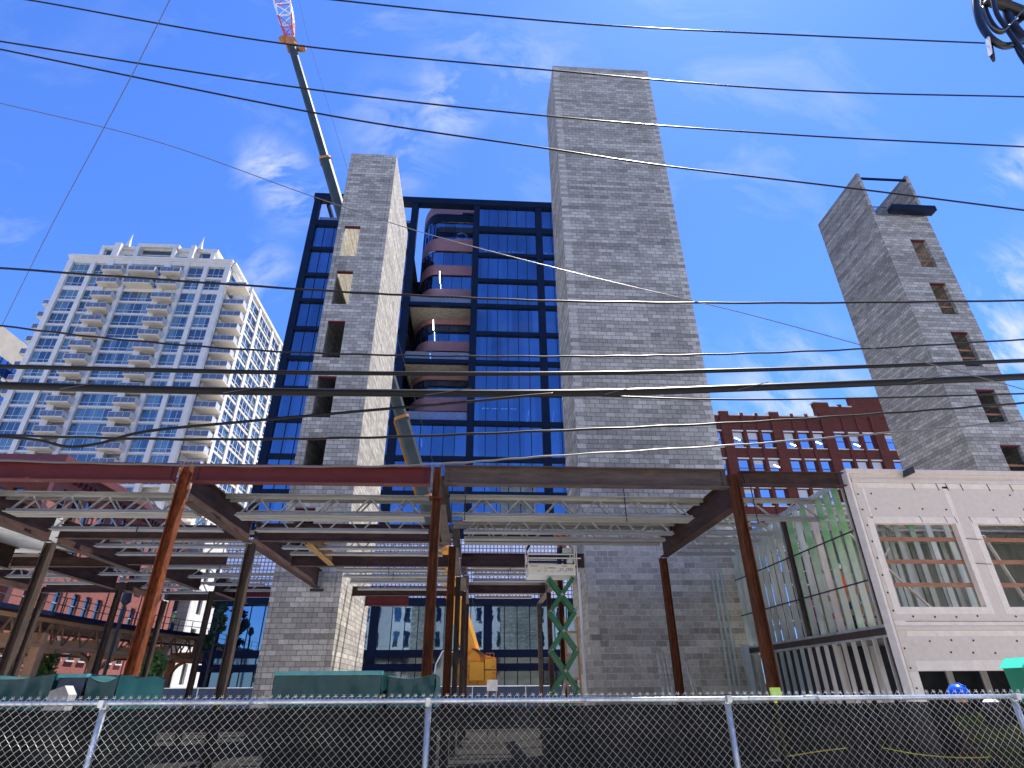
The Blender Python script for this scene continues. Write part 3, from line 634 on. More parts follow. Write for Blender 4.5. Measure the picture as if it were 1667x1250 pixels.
for (bi, n) in bays:
    xa = px_[bi][0] + px_[bi][1] / 2; xb = px_[bi + 1][0] - px_[bi + 1][1] / 2
    if (bi, n) not in wm: wm[(bi, n)] = wmesh(xb - xa, n)
    for z in rows:
        if cnt >= 100: break
        o = place(wm[(bi, n)][0], 'window', WT, (xa + 70, .05, z)); place(wm[(bi, n)][1], 'frame', o, (0, 0, 0)); cnt += 1
b = MB()
for (bi, n) in bays:
    xa = px_[bi][0] + px_[bi][1] / 2; xb = px_[bi + 1][0] - px_[bi + 1][1] / 2
    for k in range(19, 25): z = Z0 - (k + 1) * FH + .15; b.box(xa, xb, FY + .1, FY + .15, z, z + 2.5)
# right side wall windows
side = [(104.9, 110.2, 2), (111.4, 119.3, 4), (120.5, 125.2, 2), (126.4, 130.6, 2)]
for k in range(25):
    z = Z0 - k * FH + .2
    for ya, yb, n in side: b.box(-50.88, -50.83, ya, yb, z, z + 2.5)
b.box(-54.28, -54.22, 101.6, 131, 77, 82)
tag(b.build('window', 'wglass', WT), kind='stuff')
b = MB()
for k in range(26): b.box(-51.0, -50.65, 104.2, 131, Z0 + .2 + 2.5 - k * FH, Z0 + .2 + 2.95 - k * FH)
for ya in (104.2, 110.2, 119.3, 125.2, 130.6): b.box(-51.0, -50.5, ya, ya + (1.2 if ya < 130 else .6), 0, 79.9)
for k in range(25):
    z = Z0 - k * FH + .2
    for ya, yb, n in side:
        for i in range(1, n): yy = ya + (yb - ya) * i / n; b.box(-50.82, -50.72, yy - .08, yy + .08, z, z + 2.5)
        b.box(-50.82, -50.74, ya, yb, z + .7, z + .8)
b.box(-54.3, -50.4, 104.0, 131.4, 79.9, 80.6); b.box(-54.2, -53.7, 100.2, 133.2, 83.2, 84.5); b.box(-53.95, -53.4, 100.2, 133.5, 84.0, 84.5)
each(b, 'side_band', 'white', WT)
# balconies
def balc(wd, dp):
    s_ = MB().box(-wd / 2, wd / 2, -dp, 1.2, -.12, .12).mesh('balcony', 'cream')
    r_ = MB()
    for x in (-wd / 2 + .03, wd / 2 - .03): r_.bar((x, -dp + .03, 1.2), (x, 0, 1.2), .06); r_.box(x - .01, x + .01, -dp + .05, 0, .2, 1.15)
    r_.box(-wd / 2, wd / 2, -dp + .0, -dp + .06, 1.17, 1.25)
    n = max(3, int(wd / 1.1))
    for i in range(n + 1): x = -wd / 2 + .03 + (wd - .06) * i / n; r_.box(x - .03, x + .03, -dp, -dp + .06, .12, 1.2)
    return s_, r_.mesh('railing', 'rail'), MB().box(-wd / 2 + .05, wd / 2 - .05, -dp + .02, -dp + .04, .2, 1.15).mesh('railing_panel', 'railglass')
def putbalc(ms, x, y, z):
    o = place(ms[0], 'balcony', WT, (x + 70, y - 100, z)); place(ms[1], 'railing', o, (0, 0, 0)); place(ms[2], 'railing_panel', o, (0, 0, 0))
B1 = balc(4.0, 1.9); B2 = balc(5.4, 1.7); B3 = balc(4.2, 1.8)
for k in range(19):
    for x in (-77.0, -65.2): putbalc(B1, x, FY - .1, Z0 - (k + 1) * FH)
for z in (79.6, 76.4):
    for x in (-77.0, -65.2): putbalc(B1, x, FY - .1, z)
    putbalc(B2, -71, FY - .4, z)
for k in range(18): putbalc(B3, -52.0, 102.4, 73.7 - k * FH)
for k in range(18): putbalc(B3, -89.5, 104.6, 73.7 - k * FH)
putbalc(B3, -52.0, 101.6, 77.6); 
# recessed doors behind balconies
b = MB()
for k in range(-2, 24):
    z = Z0 - (k + 1) * FH + .12 if k >= 0 else (79.7 if k == -2 else 76.5)
    for x in (-77.6, -66.0): b.box(x, x + 2.3, FY + 1.52, FY + 1.59, z, z + 2.3)
for k in range(24): b.box(-53.4, -51.6, 104.1, 104.17, 73.8 - k * FH, 76.1 - k * FH); b.box(-90.2, -88.6, 105.9, 105.97, 73.8 - k * FH, 76.1 - k * FH)
each(b, 'balcony_door', 'tglass', WT)
# penthouse
b = MB(); b.box(-82.8, -58.9, 101.5, 128, 84.5, 87.7); b.box(-83.2, -58.5, 101.0, 128.5, 87.7, 88.6); b.box(-75.3, -66.6, 100.3, 102, 88.0, 88.95)
b.box(-83.0, -82.2, 100.8, 101.5, 84.5, 87.7); b.box(-59.6, -58.8, 100.8, 101.5, 84.5, 87.7)
for x in (-75.0, -67.2): b.box(x - .4, x + .4, 100.2, 101.5, 84.5, 88)
b.build('penthouse', 'stone', WT)
b = MB(); 
for x0, x1, z0, z1 in ((-74.4, -67.8, 85.0, 86.4), (-74.4, -67.8, 86.8, 87.7), (-78.1, -75.6, 84.9, 86.4), (-66.6, -64, 84.9, 86.4)): b.box(x0, x1, 101.38, 101.46, z0, z1)
for x0, x1 in ((-82, -79.7), (-62.2, -60)): b.box(x0, x1, 101.36, 101.46, 84.7, 87.5)
each(b, 'penthouse_window', 'tglass', WT)
for x in (-77.8, -62.4):
    MB().tube([(x, 101, 88.3), (x, 101, 89.4), (x + .02, 101, 90.2), (x + .05, 101, 92.0)], [.55, .38, .22, .04], 8).build('spire', 'white', WT)

# ================================================================== other buildings
D = thing('distant_building', 'beige and blue glass block at the far left edge, behind the white apartment tower', 'building', (-150, 150, 0))
b = MB(); b.box(-172, -143, 150, 168, 0, 99.2); b.box(-172, -143, 168, 190, 0, 93); b.build('wall', 'beige', D)
b = MB()
for k in range(20): b.box(-142.98, -142.9, 150.5, 189, 90 - k * 4, 92.8 - k * 4) if k else b.box(-142.98, -142.9, 150.5, 189, 86, 91)
b.build('window', 'bglass', D)
b = MB()
for i in range(16): b.box(-142.88, -142.8, 151 + i * 2.4, 151.25 + i * 2.4, 14, 91)
b.build('mullion', 'navy', D)

RB = thing('loft_building', 'dark red brick loft building with stepped parapet and sash windows', 'building', (45, 60, 0))
RY = 60.0; heads = [28.64 - 3.46 * k for k in range(8)]
wx = []; x = 23.58
while x < 84: wx += [(x, x + 1.26), (x + 1.8, x + 3.06), (x + 3.6, x + 4.86)]; x += 6.17
holes = [(a, c, h - 1.98, h) for a, c in wx for h in heads]
b = MB(); wall(b, 22.6, 86, 0, 30.7, RY, RY + .45, holes); b.box(22.6, 23, RY + .45, 80, 0, 30.7); b.build('wall', 'redbrick', RB)
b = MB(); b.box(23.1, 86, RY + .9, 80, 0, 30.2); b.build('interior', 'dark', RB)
b = MB(); x = 23.58
while x < 86:
    b.box(x - 1.25, x - .1, RY - .22, RY - .002, 0, 31.15)
    for q in (1.26, 3.06): b.box(x + q + .1, x + q + .44, RY - .14, RY - .002, 4, 31.0)
    x += 6.17
b.box(40.6, 45.3, RY - .1, RY + .4, 30.7, 32.1); b.box(40.6, 42.4, RY - .2, RY + .5, 32.1, 32.6); b.box(45.3, 60, RY - .12, RY + .5, 30.7, 33.4); b.box(43.6, 44.0, RY - .2, RY + .3, 32.1, 32.4)
each(b, 'brick_pilaster', 'redbrick', RB)
b = MB()
for a, c in wx:
    for h in heads: b.box(a - .08, c + .08, RY - .07, RY + .1, h, h + .17); b.box(a - .05, c + .05, RY - .06, RY + .2, h - 2.08, h - 1.98)
each(b, 'stone_lintel', 'stone', RB)
b = MB(); x = 23.58
b.box(22.6, 40.6, RY - .1, RY + .5, 30.7, 30.82); b.box(42.4, 45.3, RY - .15, RY + .5, 32.1, 32.22); b.box(45.2, 60.1, RY - .15, RY + .6, 33.4, 33.55); b.box(40.5, 42.5, RY - .25, RY + .6, 32.6, 32.72)
while x < 41:
    b.box(x - 1.3, x - .05, RY - .25, RY + .5, 31.15, 31.27)
    for q in (1.26, 3.06): b.box(x + q + .07, x + q + .47, RY - .2, RY + .3, 31.0, 31.1)
    x += 6.17
each(b, 'coping', 'stone', RB)
wg = MB().box(0, 1.26, 0, .04, 0, 1.98).mesh('window', 'oglass')
wf = MB(); wf.box(0, .07, -.05, -.002, 0, 1.98); wf.box(1.19, 1.26, -.05, -.002, 0, 1.98); wf.box(.07, 1.19, -.05, -.002, .93, 1.0); wf.box(.07, 1.19, -.05, -.002, 0, .07); wf.box(.07, 1.19, -.05, -.002, 1.9, 1.98); wf = wf.mesh('sash', 'redtrim')
wbl = [MB().box(.08, 1.18, -.03, -.002, 1.98 - hh, 1.9).mesh('blind', 'rail') for hh in (.5, .9)]
nw = 0
for a, c in wx:
    for h in heads[:5]:
        if 26 < a < 58 and nw < 100 or a > 75 and h > 25 and nw < 100:
            o = place(wg, 'window', RB, (a - 45, .22, h - 1.98)); place(wf, 'sash', o, (0, 0, 0)); nw += 1
            if random.random() < .55: place(random.choice(wbl), 'blind', o, (0, 0, 0))
b = MB()
for a, c in wx:
    for h in heads:
        if not ((26 < a < 58 and h > 14) ): b.box(a, c, RY + .22, RY + .26, h - 1.98, h)
tag(b.build('window', 'oglass', RB), kind='stuff')
b = MB()
for (a, h) in ((29.0 + .8, 27.9), (36.4, 27.3), (39.6, 27.6), (44.2, 27.4), (33.8, 24.6)): b.bar((a + .2, RY + .19, h), (a + .8, RY + .19, h - .3), .08)
each(b, 'tube_light', 'lamp', RB)

# red brick building on the left, sun and shade put into two brick colours
LB = thing('brick_building', 'red brick corner building with arched windows and deep maroon cornice, left behind the steel frame', 'building', (-40, 60, 0))
LX = -40.0; Y0, Y1 = 54.6, 83.5
def archholes():
    out = []; y = Y0 + 1.4
    while y + 5.4 < Y1:
        for q in (0, 2.0, 4.0): out.append((y + q, y + q + 1.2))
        y += 6.8
    return out
ah = archholes(); hs_ = []
for a, c in ah:
    for z, h in ((16.9, 2.7), (12.6, 2.4), (8.7, 2.1), (4.9, 1.9)): hs_.append((a, c, z, z + h))
b = MB(); wall(b, Y0, Y1, 0, 20.7, LX - .4, LX, hs_, axis='x')
b.build('side_wall', 'sunlitbrick', LB)
fh = [(x, x + 1.0, z, z + 2.2) for x in (-54.5, -52.6, -50, -48.1, -45.4, -43.5) for z in (16.9, 12.6, 8.7, 4.9)]
b = MB(); wall(b, -58, LX - .4, 0, 20.7, Y0, Y0 + .4, fh); b.build('front_wall', 'redbrick', LB)  # darker brick colour carries the shade on this front
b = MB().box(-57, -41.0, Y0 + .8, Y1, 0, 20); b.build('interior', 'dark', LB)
b = MB(); b.box(-59, LX + .9, Y0 - .9, Y1 + .3, 21.3, 22.1); b.box(-58.5, LX + .45, Y0 - .45, Y1 + .2, 20.7, 21.3)
y = Y0
while y < Y1: b.box(LX + .001, LX + .5, y, y + .25, 20.2, 20.7); y += .8
b.build('cornice', 'redtrim', LB)
b = MB()
y = Y0 + 1.0
while y + 4 < Y1:
    b.box(LX + .002, LX + .08, y + .3, y + 5.7, 19.95, 20.15); b.box(LX + .002, LX + .1, y + 6.1, y + 6.6, 3.9, 20.1); y += 6.8
each(b, 'brick_pier', 'sunlitbrick', LB)
b = MB()
for a, c in ah:
    for z, h in ((16.9, 2.7), (12.6, 2.4), (8.7, 2.1), (4.9, 1.9)): b.box(LX - .02, LX + .12, a - .08, c + .08, z - .14, z)
for x0, x1, z, z1 in fh: b.box(x0 - .1, x1 + .1, Y0 - .08, Y0 + .05, z - .14, z)
b.box(LX, LX + .15, Y0, Y1, 8.0, 8.15)
each(b, 'window_sill', 'stone', LB)
b = MB()      # arched heads: brick spandrels filling the corners of each opening
for a, c in ah:
    r_ = (c - a) / 2; cy = (a + c) / 2
    for z, h in ((16.9, 2.7), (12.6, 2.4), (8.7, 2.1), (4.9, 1.9)):
        zt = z + h; rz = r_ if h > 2.5 else r_ * .45; zc = zt - rz
        arc = [(cy + r_ * math.cos(t), zc + rz * math.sin(t)) for t in [math.pi * i / 8 for i in range(9)]]
        right = [(c, zt)] + arc[:5][::-1]; left = [(a, zt)] + arc[4:]
        b.prism(right, 'x', LX - .39, LX - .01); b.prism(left, 'x', LX - .39, LX - .01)
each(b, 'arch', 'sunlitbrick', LB)
ag = MB().box(-.30, -.26, 0, 1.2, 0, 2.7).mesh('window', 'tglass'); af = MB(); af.box(-.25, -.2, 0, .06, 0, 2.7); af.box(-.25, -.2, 1.14, 1.2, 0, 2.7); af.box(-.25, -.2, .06, 1.14, 1.2, 1.28); af = af.mesh('sash', 'rail')
nw = 0
for a, c in ah:
    for z, h in ((16.9, 2.7), (12.6, 2.4), (8.7, 2.1), (4.9, 1.9)):
        o = place(ag, 'window', LB, (0, a - 60, z)); o.scale = (1, 1, h / 2.7); place(af, 'sash', o, (0, 0, 0))
fgm = MB().box(0, 1.0, 0, .04, 0, 2.2).mesh('window', 'tglass')
for x0, x1, z, z1 in fh: place(fgm, 'window', LB, (x0 + 40, Y0 + .25 - 60, z))

# pale stone building far down the side street
PB = thing('stone_building', 'pale sunlit stone building with tall windows, far behind the elevated track', 'building', (-40, 100, 0))
hh = [(y, y + 1.5, z, z + 2.6) for y in (90.5, 94, 97.5, 101, 104.5, 108) for z in (3, 7.5, 12, 16.5)]
b = MB(); wall(b, 88.5, 112, 0, 24, -40.4, -40, hh, axis='x'); b.box(-60, -40.8, 89, 112, 0, 23.6); b.build('wall', 'stone', PB)
b = MB(); hf = [(x, x + 1.4, z, z + 2.4) for x in (-43, -46) for z in (3, 7.5, 12, 16.5)]
wall(b, -60, -40, 0, 24, 88.05, 88.45, hf); b.build('front_wall', 'stonegrey', PB)
b = MB()
for y0, y1, z0, z1 in hh: b.box(-40.35, -40.3, y0, y1, z0, z1)
for x0, x1, z0, z1 in hf: b.box(x0, x1, 88.4, 88.43, z0, z1)
each(b, 'window', 'tglass', PB)
PB2 = thing('grey_building', 'pale grey building closing the end of the side street below the elevated track', 'building', (-34, 135, 0))
b = MB(); hf = [(x, x + 1.6, z, z + 2.4) for x in range(-52, -22, 3) for z in (1.2, 5.5, 9.5, 13.5, 17.5)]
wall(b, -54, -20, 0, 22, 132, 132.4, hf); b.build('wall', 'stone', PB2)
b = MB(); [b.box(x0, x1, 132.3, 132.35, z0, z1) for x0, x1, z0, z1 in hf]; b.build('window', 'tglass', PB2)

# building across the street, behind the camera (seen mirrored in the street glass)
OB = thing('facing_building', 'pale building with arched windows across the street, seen mirrored in the dark street level glass', 'building', (0, -14, 0))
ho = [(x, x + 1.3, z, z + 3.0) for x in [i * 2.2 + (i // 3) * 2.0 - 34 for i in range(24)] for z in (5, 10, 14.8)]
b = MB(); wall(b, -40, 40, 0, 20, -14.4, -14, ho); b.build('wall', 'stone', OB)
b = MB()
for x0, x1, z0, z1 in ho: b.box(x0, x1, -14.35, -14.3, z0, z1)
b.build('window', 'tglass', OB)
#PART3
# ================================================================== elevated railway
ET = thing('elevated_track', 'tan riveted steel elevated railway with lattice girders and dark walkway, left behind the site', 'railway bridge', (-29.6, 50, 0))
path = smoothpts([Vector(p) for p in ((-29.9, 30, 0), (-29.6, 42, 0), (-29.2, 51, 0), (-27.6, 58, 0), (-25, 64.5, 0), (-20, 72, 0), (-10, 82, 0))], 4)
def off(p, i, d):
    t = (path[min(i + 1, len(path) - 1)] - path[max(i - 1, 0)]).normalized(); return p + Vector((t.y, -t.x, 0)) * d
for d in (0, -7):
    gt, gl = MB(), MB()
    for i in range(len(path) - 1):
        a, c = off(path[i], i, d), off(path[i + 1], i + 1, d)
        gt.bar(a + Vector((0, 0, 6.45)), c + Vector((0, 0, 6.45)), .4, .22); gt.bar(a + Vector((0, 0, 4.85)), c + Vector((0, 0, 4.85)), .4, .22)
        if i % 6 == 2: gt.bar(a + Vector((0, 0, 5.65)), c + Vector((0, 0, 5.65)), .1, 1.5)
        L = (c - a).length; n = max(1, int(L / 1.1))
        for k in range(n):
            p0 = a.lerp(c, k / n); p1 = a.lerp(c, (k + .5) / n); p2 = a.lerp(c, (k + 1) / n)
            gl.bar(p0 + Vector((0, 0, 4.9)), p1 + Vector((0, 0, 6.4)), .12, .08); gl.bar(p1 + Vector((0, 0, 6.4)), p2 + Vector((0, 0, 4.9)), .12, .08)
    gt.build('girder', 'tan', ET); gl.build('lattice', 'tandark', ET)
b = MB(); rl_ = MB()
for i in range(len(path) - 1):
    a0, a1, c0, c1 = off(path[i], i, .9), off(path[i], i, -8), off(path[i + 1], i + 1, .9), off(path[i + 1], i + 1, -8)
    b.add([(*a0.xy, 6.65), (*a1.xy, 6.65), (*c1.xy, 6.65), (*c0.xy, 6.65), (*a0.xy, 6.9), (*a1.xy, 6.9), (*c1.xy, 6.9), (*c0.xy, 6.9)], [(0, 1, 2, 3), (7, 6, 5, 4), (0, 4, 5, 1), (3, 2, 6, 7), (0, 3, 7, 4), (1, 5, 6, 2)])
    e0, e1 = off(path[i], i, .85), off(path[i + 1], i + 1, .85)
    for z in (7.4, 7.9): rl_.bar(e0 + Vector((0, 0, z)), e1 + Vector((0, 0, z)), .05)
    rl_.bar(e0 + Vector((0, 0, 6.9)), e0 + Vector((0, 0, 7.9)), .05)
b.build('deck', 'navy', ET); rl_.build('walkway_railing', 'dark', ET)
for i in (5, 8, 12, 16, 20):
    for d in (0, -7):
        p = off(path[i], i, d); b = MB().box(p.x - .3, p.x + .3, p.y - .3, p.y + .3, 0, 4.74)
        s_ = 1 if d == 0 else -1
        for k in range(6):      # curved knee brace towards the other column
            t0, t1 = R(15 * k), R(15 * (k + 1)); q = off(path[i], i, d - s_ * 1)
            dx, dy = (q - p).x, (q - p).y
            b.bar((p.x + dx * (2 - 2 * math.cos(t0)), p.y + dy * (2 - 2 * math.cos(t0)), 2.7 + 2 * math.sin(t0)), (p.x + dx * (2 - 2 * math.cos(t1)), p.y + dy * (2 - 2 * math.cos(t1)), 2.7 + 2 * math.sin(t1)), .25, .25)
        b.build('column', 'tan', ET)
b = MB()
for i in (5, 8, 12, 16, 20): a, c = off(path[i], i, .3), off(path[i], i, -7.3); b.bar(a + Vector((0, 0, 5.2)), c + Vector((0, 0, 5.2)), .35, .9)
each(b, 'cross_girder', 'tan', ET)

# street lamp, trees, cars, far site fence
T = thing('street_lamp', 'slim black street lamp post in front of the elevated track', 'street lamp', (-24.95, 45, 0))
b = MB().tube([(-24.95, 45, 0), (-24.95, 45, 1), (-24.95, 45, 7.5)], [.22, .13, .10], 10); b.build('pole', 'black', T)
b = MB().tube([(-24.95, 45, 7.5), (-24.95, 45, 7.75), (-24.95, 45, 8.3), (-24.95, 45, 8.5)], [.12, .34, .30, .08], 10); b.build('lantern', 'black', T)
def tree(label, x, y, h, rad, mat, seed, cat='tree'):
    random.seed(seed); T = thing('street_tree', label, cat, (x, y, 0), 'street trees behind the site')
    b = MB(); b.tube([(x, y, 0), (x + .1, y, h * .35), (x, y + .1, h * .8)], [.16, .12, .04], 7)
    for k in range(7):
        a = k * 2.4; z = h * (.35 + .07 * k); b.tube([(x, y, z), (x + rad * .6 * math.cos(a), y + rad * .6 * math.sin(a), z + rad * .5)], [.06, .02], 5)
    b.build('trunk', 'bark', T); b = MB()
    for k in range(12):
        a = k * 2.4; rr = rad * random.uniform(.2, .75); foliage(b, (x + rr * math.cos(a), y + rr * math.sin(a), h * random.uniform(.55, .95)), rad * .42, 170, .24)
    b.build('crown', mat, T)
tree('dark narrow tree beside the left corner of the blue glass building', -22.5, 55.5, 9.6, .95, 'leafdark', 3)
tree('bright green young street tree behind the orange front column', -22.4, 46, 4.4, 1.0, 'leaf', 5)
tree('small dark green tree at the foot of the blue building beside the slim shaft', -15.0, 52, 4.0, 1.0, 'leafdark', 9)
tree('small green street tree under the elevated track at the far left', -32.5, 50, 4.6, 1.3, 'leaf', 11)
random.seed(21)
def car(name, label, x, y, rz, mat):
    t = thing(name, label, 'car', (x, y, 0), 'cars on the side street'); t.rotation_euler = (0, 0, rz)
    W_ = WL[t.name]; WL[t.name] = Vector((0, 0, 0))
    b = MB().prism([(-2.2, .35), (2.2, .35), (2.25, .75), (1.9, .95), (1.1, 1.05), (.5, 1.48), (-1.2, 1.5), (-1.9, 1.1), (-2.25, 1.0)], 'y', -.88, .88); b.build('body', mat, t)
    b = MB().prism([(1.0, 1.02), (.47, 1.42), (-1.15, 1.44), (-1.75, 1.1)], 'y', -.885, .885); b.build('window', 'tglass', t)
    for sx in (-1.35, 1.35):
        for sy in (-.9, .72): w_ = MB().disc((sx, sy, .33), .33, 16, 'y', .18).build('wheel', 'tyre', t)
    for sy in (-.6, .5): MB().box(2.2, 2.27, sy, sy + .25, .7, .82).build('headlight', 'paper', t)
car('parked_car', 'white car on the side street under the elevated track', -22.5, 62, R(80), 'carwhite')
car('parked_car', 'dark car on the side street in front of the pale buildings', -19.5, 50, R(85), 'cardark')
car('parked_car', 'white car nearest the dark green site barrier', -18.5, 41, R(20), 'carwhite')
b = MB(); b.box(-24, 12, 36.5, 36.54, .1, 2.15)
T = thing('site_barrier', 'low dark green fabric covered barrier along the far edge of the site', 'barrier', (-6, 36.5, 0))
b.build('fabric', 'tarpblue', T); b = MB()
for i in range(13): b.tube([(-24 + i * 3, 36.45, 0), (-24 + i * 3, 36.45, 2.2)], .03, 6)
b.tube([(-24, 36.45, 2.17), (12, 36.45, 2.17)], .025, 6); each(b, 'post', 'galv', T)

# ================================================================== mobile crane
CR = thing('mobile_crane', 'yellow mobile crane with long dark boom and red and white lattice tip', 'crane', (0, 40.5, 0))
base_p, tip_p = at(768, 1066, 41.0), at(475, 75, 34.0)
bd = (tip_p - base_p); BL = bd.length; bdn = bd.normalized()
def bp(t): return base_p + bd * t
def boomsec(t0, t1, w_, h_, mat, name):
    side_ = bdn.cross(Vector((0, 1, 0))).normalized(); nrm = side_.cross(bdn).normalized()
    prof = [(-.5, -.35), (-.32, -.5), (.32, -.5), (.5, -.35), (.5, .42), (.38, .5), (-.38, .5), (-.5, .42)]
    k = MB(); P0, P1 = bp(t0), bp(t1)
    k.add([P0 + side_ * a * w_ + nrm * c * h_ for a, c in prof] + [P1 + side_ * a * w_ + nrm * c * h_ for a, c in prof], [tuple(range(8))[::-1], tuple(range(8, 16))] + [(i, (i + 1) % 8, 8 + (i + 1) % 8, 8 + i) for i in range(8)])
    return k.build(name, mat, CR)
boomsec(.0, .125, 1.15, 1.3, 'crane_y', 'base_boom'); boomsec(.125, .19, 1.08, 1.25, 'crane_b', 'boom_section'); boomsec(.19, .30, 1.0, 1.15, 'crane_b', 'boom_section'); boomsec(.30, .745, .9, 1.0, 'crane_b', 'boom_section')
boomsec(.745, 1.0, .72, .85, 'crane_b', 'boom_section')
for t, w_ in ((.120, 1.4), (.188, 1.2), (.298, 1.12), (.743, 1.04), (.995, 1.0)): boomsec(t, t + .004, w_, w_ * 1.05, 'crane_o', 'collar')
b = MB(); side_ = bdn.cross(Vector((0, 1, 0))).normalized()
b.bar(bp(.19) + side_ * .53, bp(.30) + side_ * .53, .04, .22); b.build('boom_stripe', 'crane_y', CR)
b = MB(); b.bar(bp(1.0) - side_ * .1, bp(1.012), .9, .8); b.disc(bp(1.0) + side_ * .9 + Vector((0, -.2, 1.2)), .5, 14, 'y', .2); b.bar(bp(1.0), bp(1.0) + side_ * .9 + Vector((0, -.1, 1.2)), .25); b.disc(bp(.995) - side_ * .85, .38, 14, 'y', .3); b.build('boom_head', 'crane_o', CR)
b = MB()
for z in (2.7, 3.3): b.box(-1.3, .2, 39.88, 39.896, z, z + .02)
for x in (-.9, -.2, .3): b.box(x, x + .02, 39.88, 39.896, 2.1, 3.5)
b.build('panel_seam', 'dark', CR)
b = MB().disc((.25, 39.875, 3.2), .22, 16, 'y', .02); b.disc((.55, 39.87, 3.9), .09, 10, 'y', .02); b.build('pivot', 'crane_o', CR)
b = MB()
for k in range(4): b.tube(smoothpts([Vector((.2 + k * .07, 39.8, 2.6)), Vector((.5 + k * .1, 39.6, 3.3)), Vector((.4 + k * .1, 39.7, 3.95)), Vector((-.1 + k * .05, 39.9, 4.3))], 4), .022, 5)
b.build('hose', 'black', CR)
b = MB(); b.box(.75, 1.35, 39.6, 41.6, 3.72, 3.8); [b.bar((x, 39.6, 3.8), (x, 39.6, 4.02), .03) for x in (.8, 1.05, 1.3)]; b.bar((.8, 39.6, 4.02), (1.3, 39.6, 4.02), .03); b.build('walkway_rail', 'crane_o', CR)
# lattice tip
jl = MB(); jr = MB(); jd = (at(448, -60, 33.0) - tip_p); J0 = tip_p + bdn * .6; J1 = J0 + jd * 2.0
js = jd.cross(Vector((0, 1, 0))).normalized(); jn = js.cross(jd.normalized()).normalized()
cs = [(-.75, -.6), (.75, -.6), (.75, .6), (-.75, .6)]; cor = [[J0.lerp(J1, k / 16) + js * a * min(1, .35 + k * .25) + jn * c * min(1, .35 + k * .25) for a, c in cs] for k in range(17)]
for k in range(16):
    if k % 2 == 0: tgt = MB()
    for q in range(4):
        tgt.bar(cor[k][q], cor[k + 1][q], .11); tgt.bar(cor[k][q], cor[k + 1][(q + 1) % 4], .06); tgt.bar(cor[k][q], cor[k][(q + 1) % 4], .06)
    if k % 2 == 1: tgt.build('lattice_section', 'crane_r' if (k // 2) % 2 == 0 else 'crane_w', CR)
sg = 1 if side_.x > 0 else -1
b = MB().tube([bp(.03) + Vector((.9, -.5, .5)), bp(.5) + side_ * sg * 1.5, bp(1.0) + side_ * sg * 1.3 + Vector((0, 0, 1.2)), J1 + side_ * sg * 1.3], .016, 4); b.build('hoist_rope', 'dark', CR)
b = MB().tube([(1.0, 40.6, 2.6), bp(.055) + Vector((-.2, -.4, 0))], [.22, .16], 10); b.build('lift_cylinder', 'crane_y', CR)
b = MB(); b.prism([(-1.5, 2.0), (1.1, 2.0), (1.45, 2.5), (1.45, 3.75), (.7, 3.95), (.2, 4.35), (-.6, 3.6), (-1.4, 3.2)], 'y', 39.9, 41.9); b.build('superstructure', 'crane_y', CR)
b = MB(); b.box(.75, 1.42, 39.4, 39.88, 2.45, 3.05); b.box(.75, 1.42, 39.4, 39.88, 3.1, 3.7); b.box(-.2, .7, 39.5, 39.88, 2.5, 3.5); each(b, 'counterweight', 'crane_y', CR)
MB().box(.7, 1.44, 39.38, 39.9, 3.05, 3.1).build('seam', 'black', CR)
b = MB(); [b.box(1.40, 1.46, 39.35, 39.4, 2.45 + k * .2, 2.55 + k * .2) for k in range(6)]; each(b, 'warning_stripe', 'crane_r', CR)
b = MB(); [b.tube([(1.2, 39.36, z), (1.2, 39.3, z), (1.32, 39.3, z), (1.32, 39.36, z)], .015, 4) for z in (2.6, 2.9, 3.25, 3.55)]; each(b, 'handle', 'black', CR)
b = MB(); b.prism([(-2.4, 2.25), (-1.2, 2.25), (-1.2, 4.05), (-1.9, 4.1), (-2.25, 3.4)], 'y', 39.2, 40.0)
cab = b.build('cab', 'tglass', CR)
b = MB()
for y in (39.17, 40.03): [b.bar(p, q, .07) for p, q in (((-2.42, y, 2.2), (-2.27, y, 3.4)), ((-2.27, y, 3.4), (-1.9, y, 4.12)), ((-1.9, y, 4.12), (-1.15, y, 4.08)), ((-1.15, y, 4.08), (-1.15, y, 2.2)), ((-2.42, y, 2.2), (-1.15, y, 2.2)))]
b.build('cab_frame', 'crane_w', CR)
b = MB(); b.box(-5.5, 5.5, 39.4, 42.2, 1.0, 1.95); b.box(-6.4, -5.5, 39.5, 42.1, .8, 2.1); b.build('carrier', 'crane_w', CR)
for x in (-5, -3.4, 1.8, 3.4, 5): 
    for y in (39.25, 42.1): MB().disc((x, y, .6), .6, 18, 'y', .35).build('wheel', 'tyre', CR)

# ================================================================== steel frame
SF = thing('steel_frame', 'one storey rusty steel frame with grey open web joists, across the site', 'steel frame', (-1, 13, 0))
ZT, ZB = 6.50, 5.75
def column(x, y, top, mat, w_=.2, turn=True, label=None, lap=None):
    b = MB(); up = (0, 1, 0) if not turn else (1, 0, 0)
    b.ibeam((x, y, .02), (x, y, top), w_, w_, .022, .016, up=up)
    b.box(x - .25, x + .25, y - .25, y + .25, .0, .025)
    o = b.build('column', mat, SF)
    if label: o['label'] = label
    b = MB()                                   # bolted splice angles at the beam level
    for z in [top - .12 - k * .09 for k in range(6)]:
        for sx in (-1, 1): b.disc((x + sx * (w_ / 2 + .04), y - w_ / 2 - .03, z), .018, 6, 'y', .03)
    b.build('bolt', 'dark', o) if False else None
    return o
column(-6.70, 13.0, 6.62, 'rusto', .205, label='bright orange rusty front column')
column(-.93, 13.0, 5.85, 'rust', .205); column(6.22, 13.0, 6.55, 'rust', .21)
b = MB().ibeam((-.95, 13.0, 5.86), (-.95, 13.0, 6.62), .18, .18, .02, .016, up=(1, 0, 0)); b.build('column', 'rust', SF)
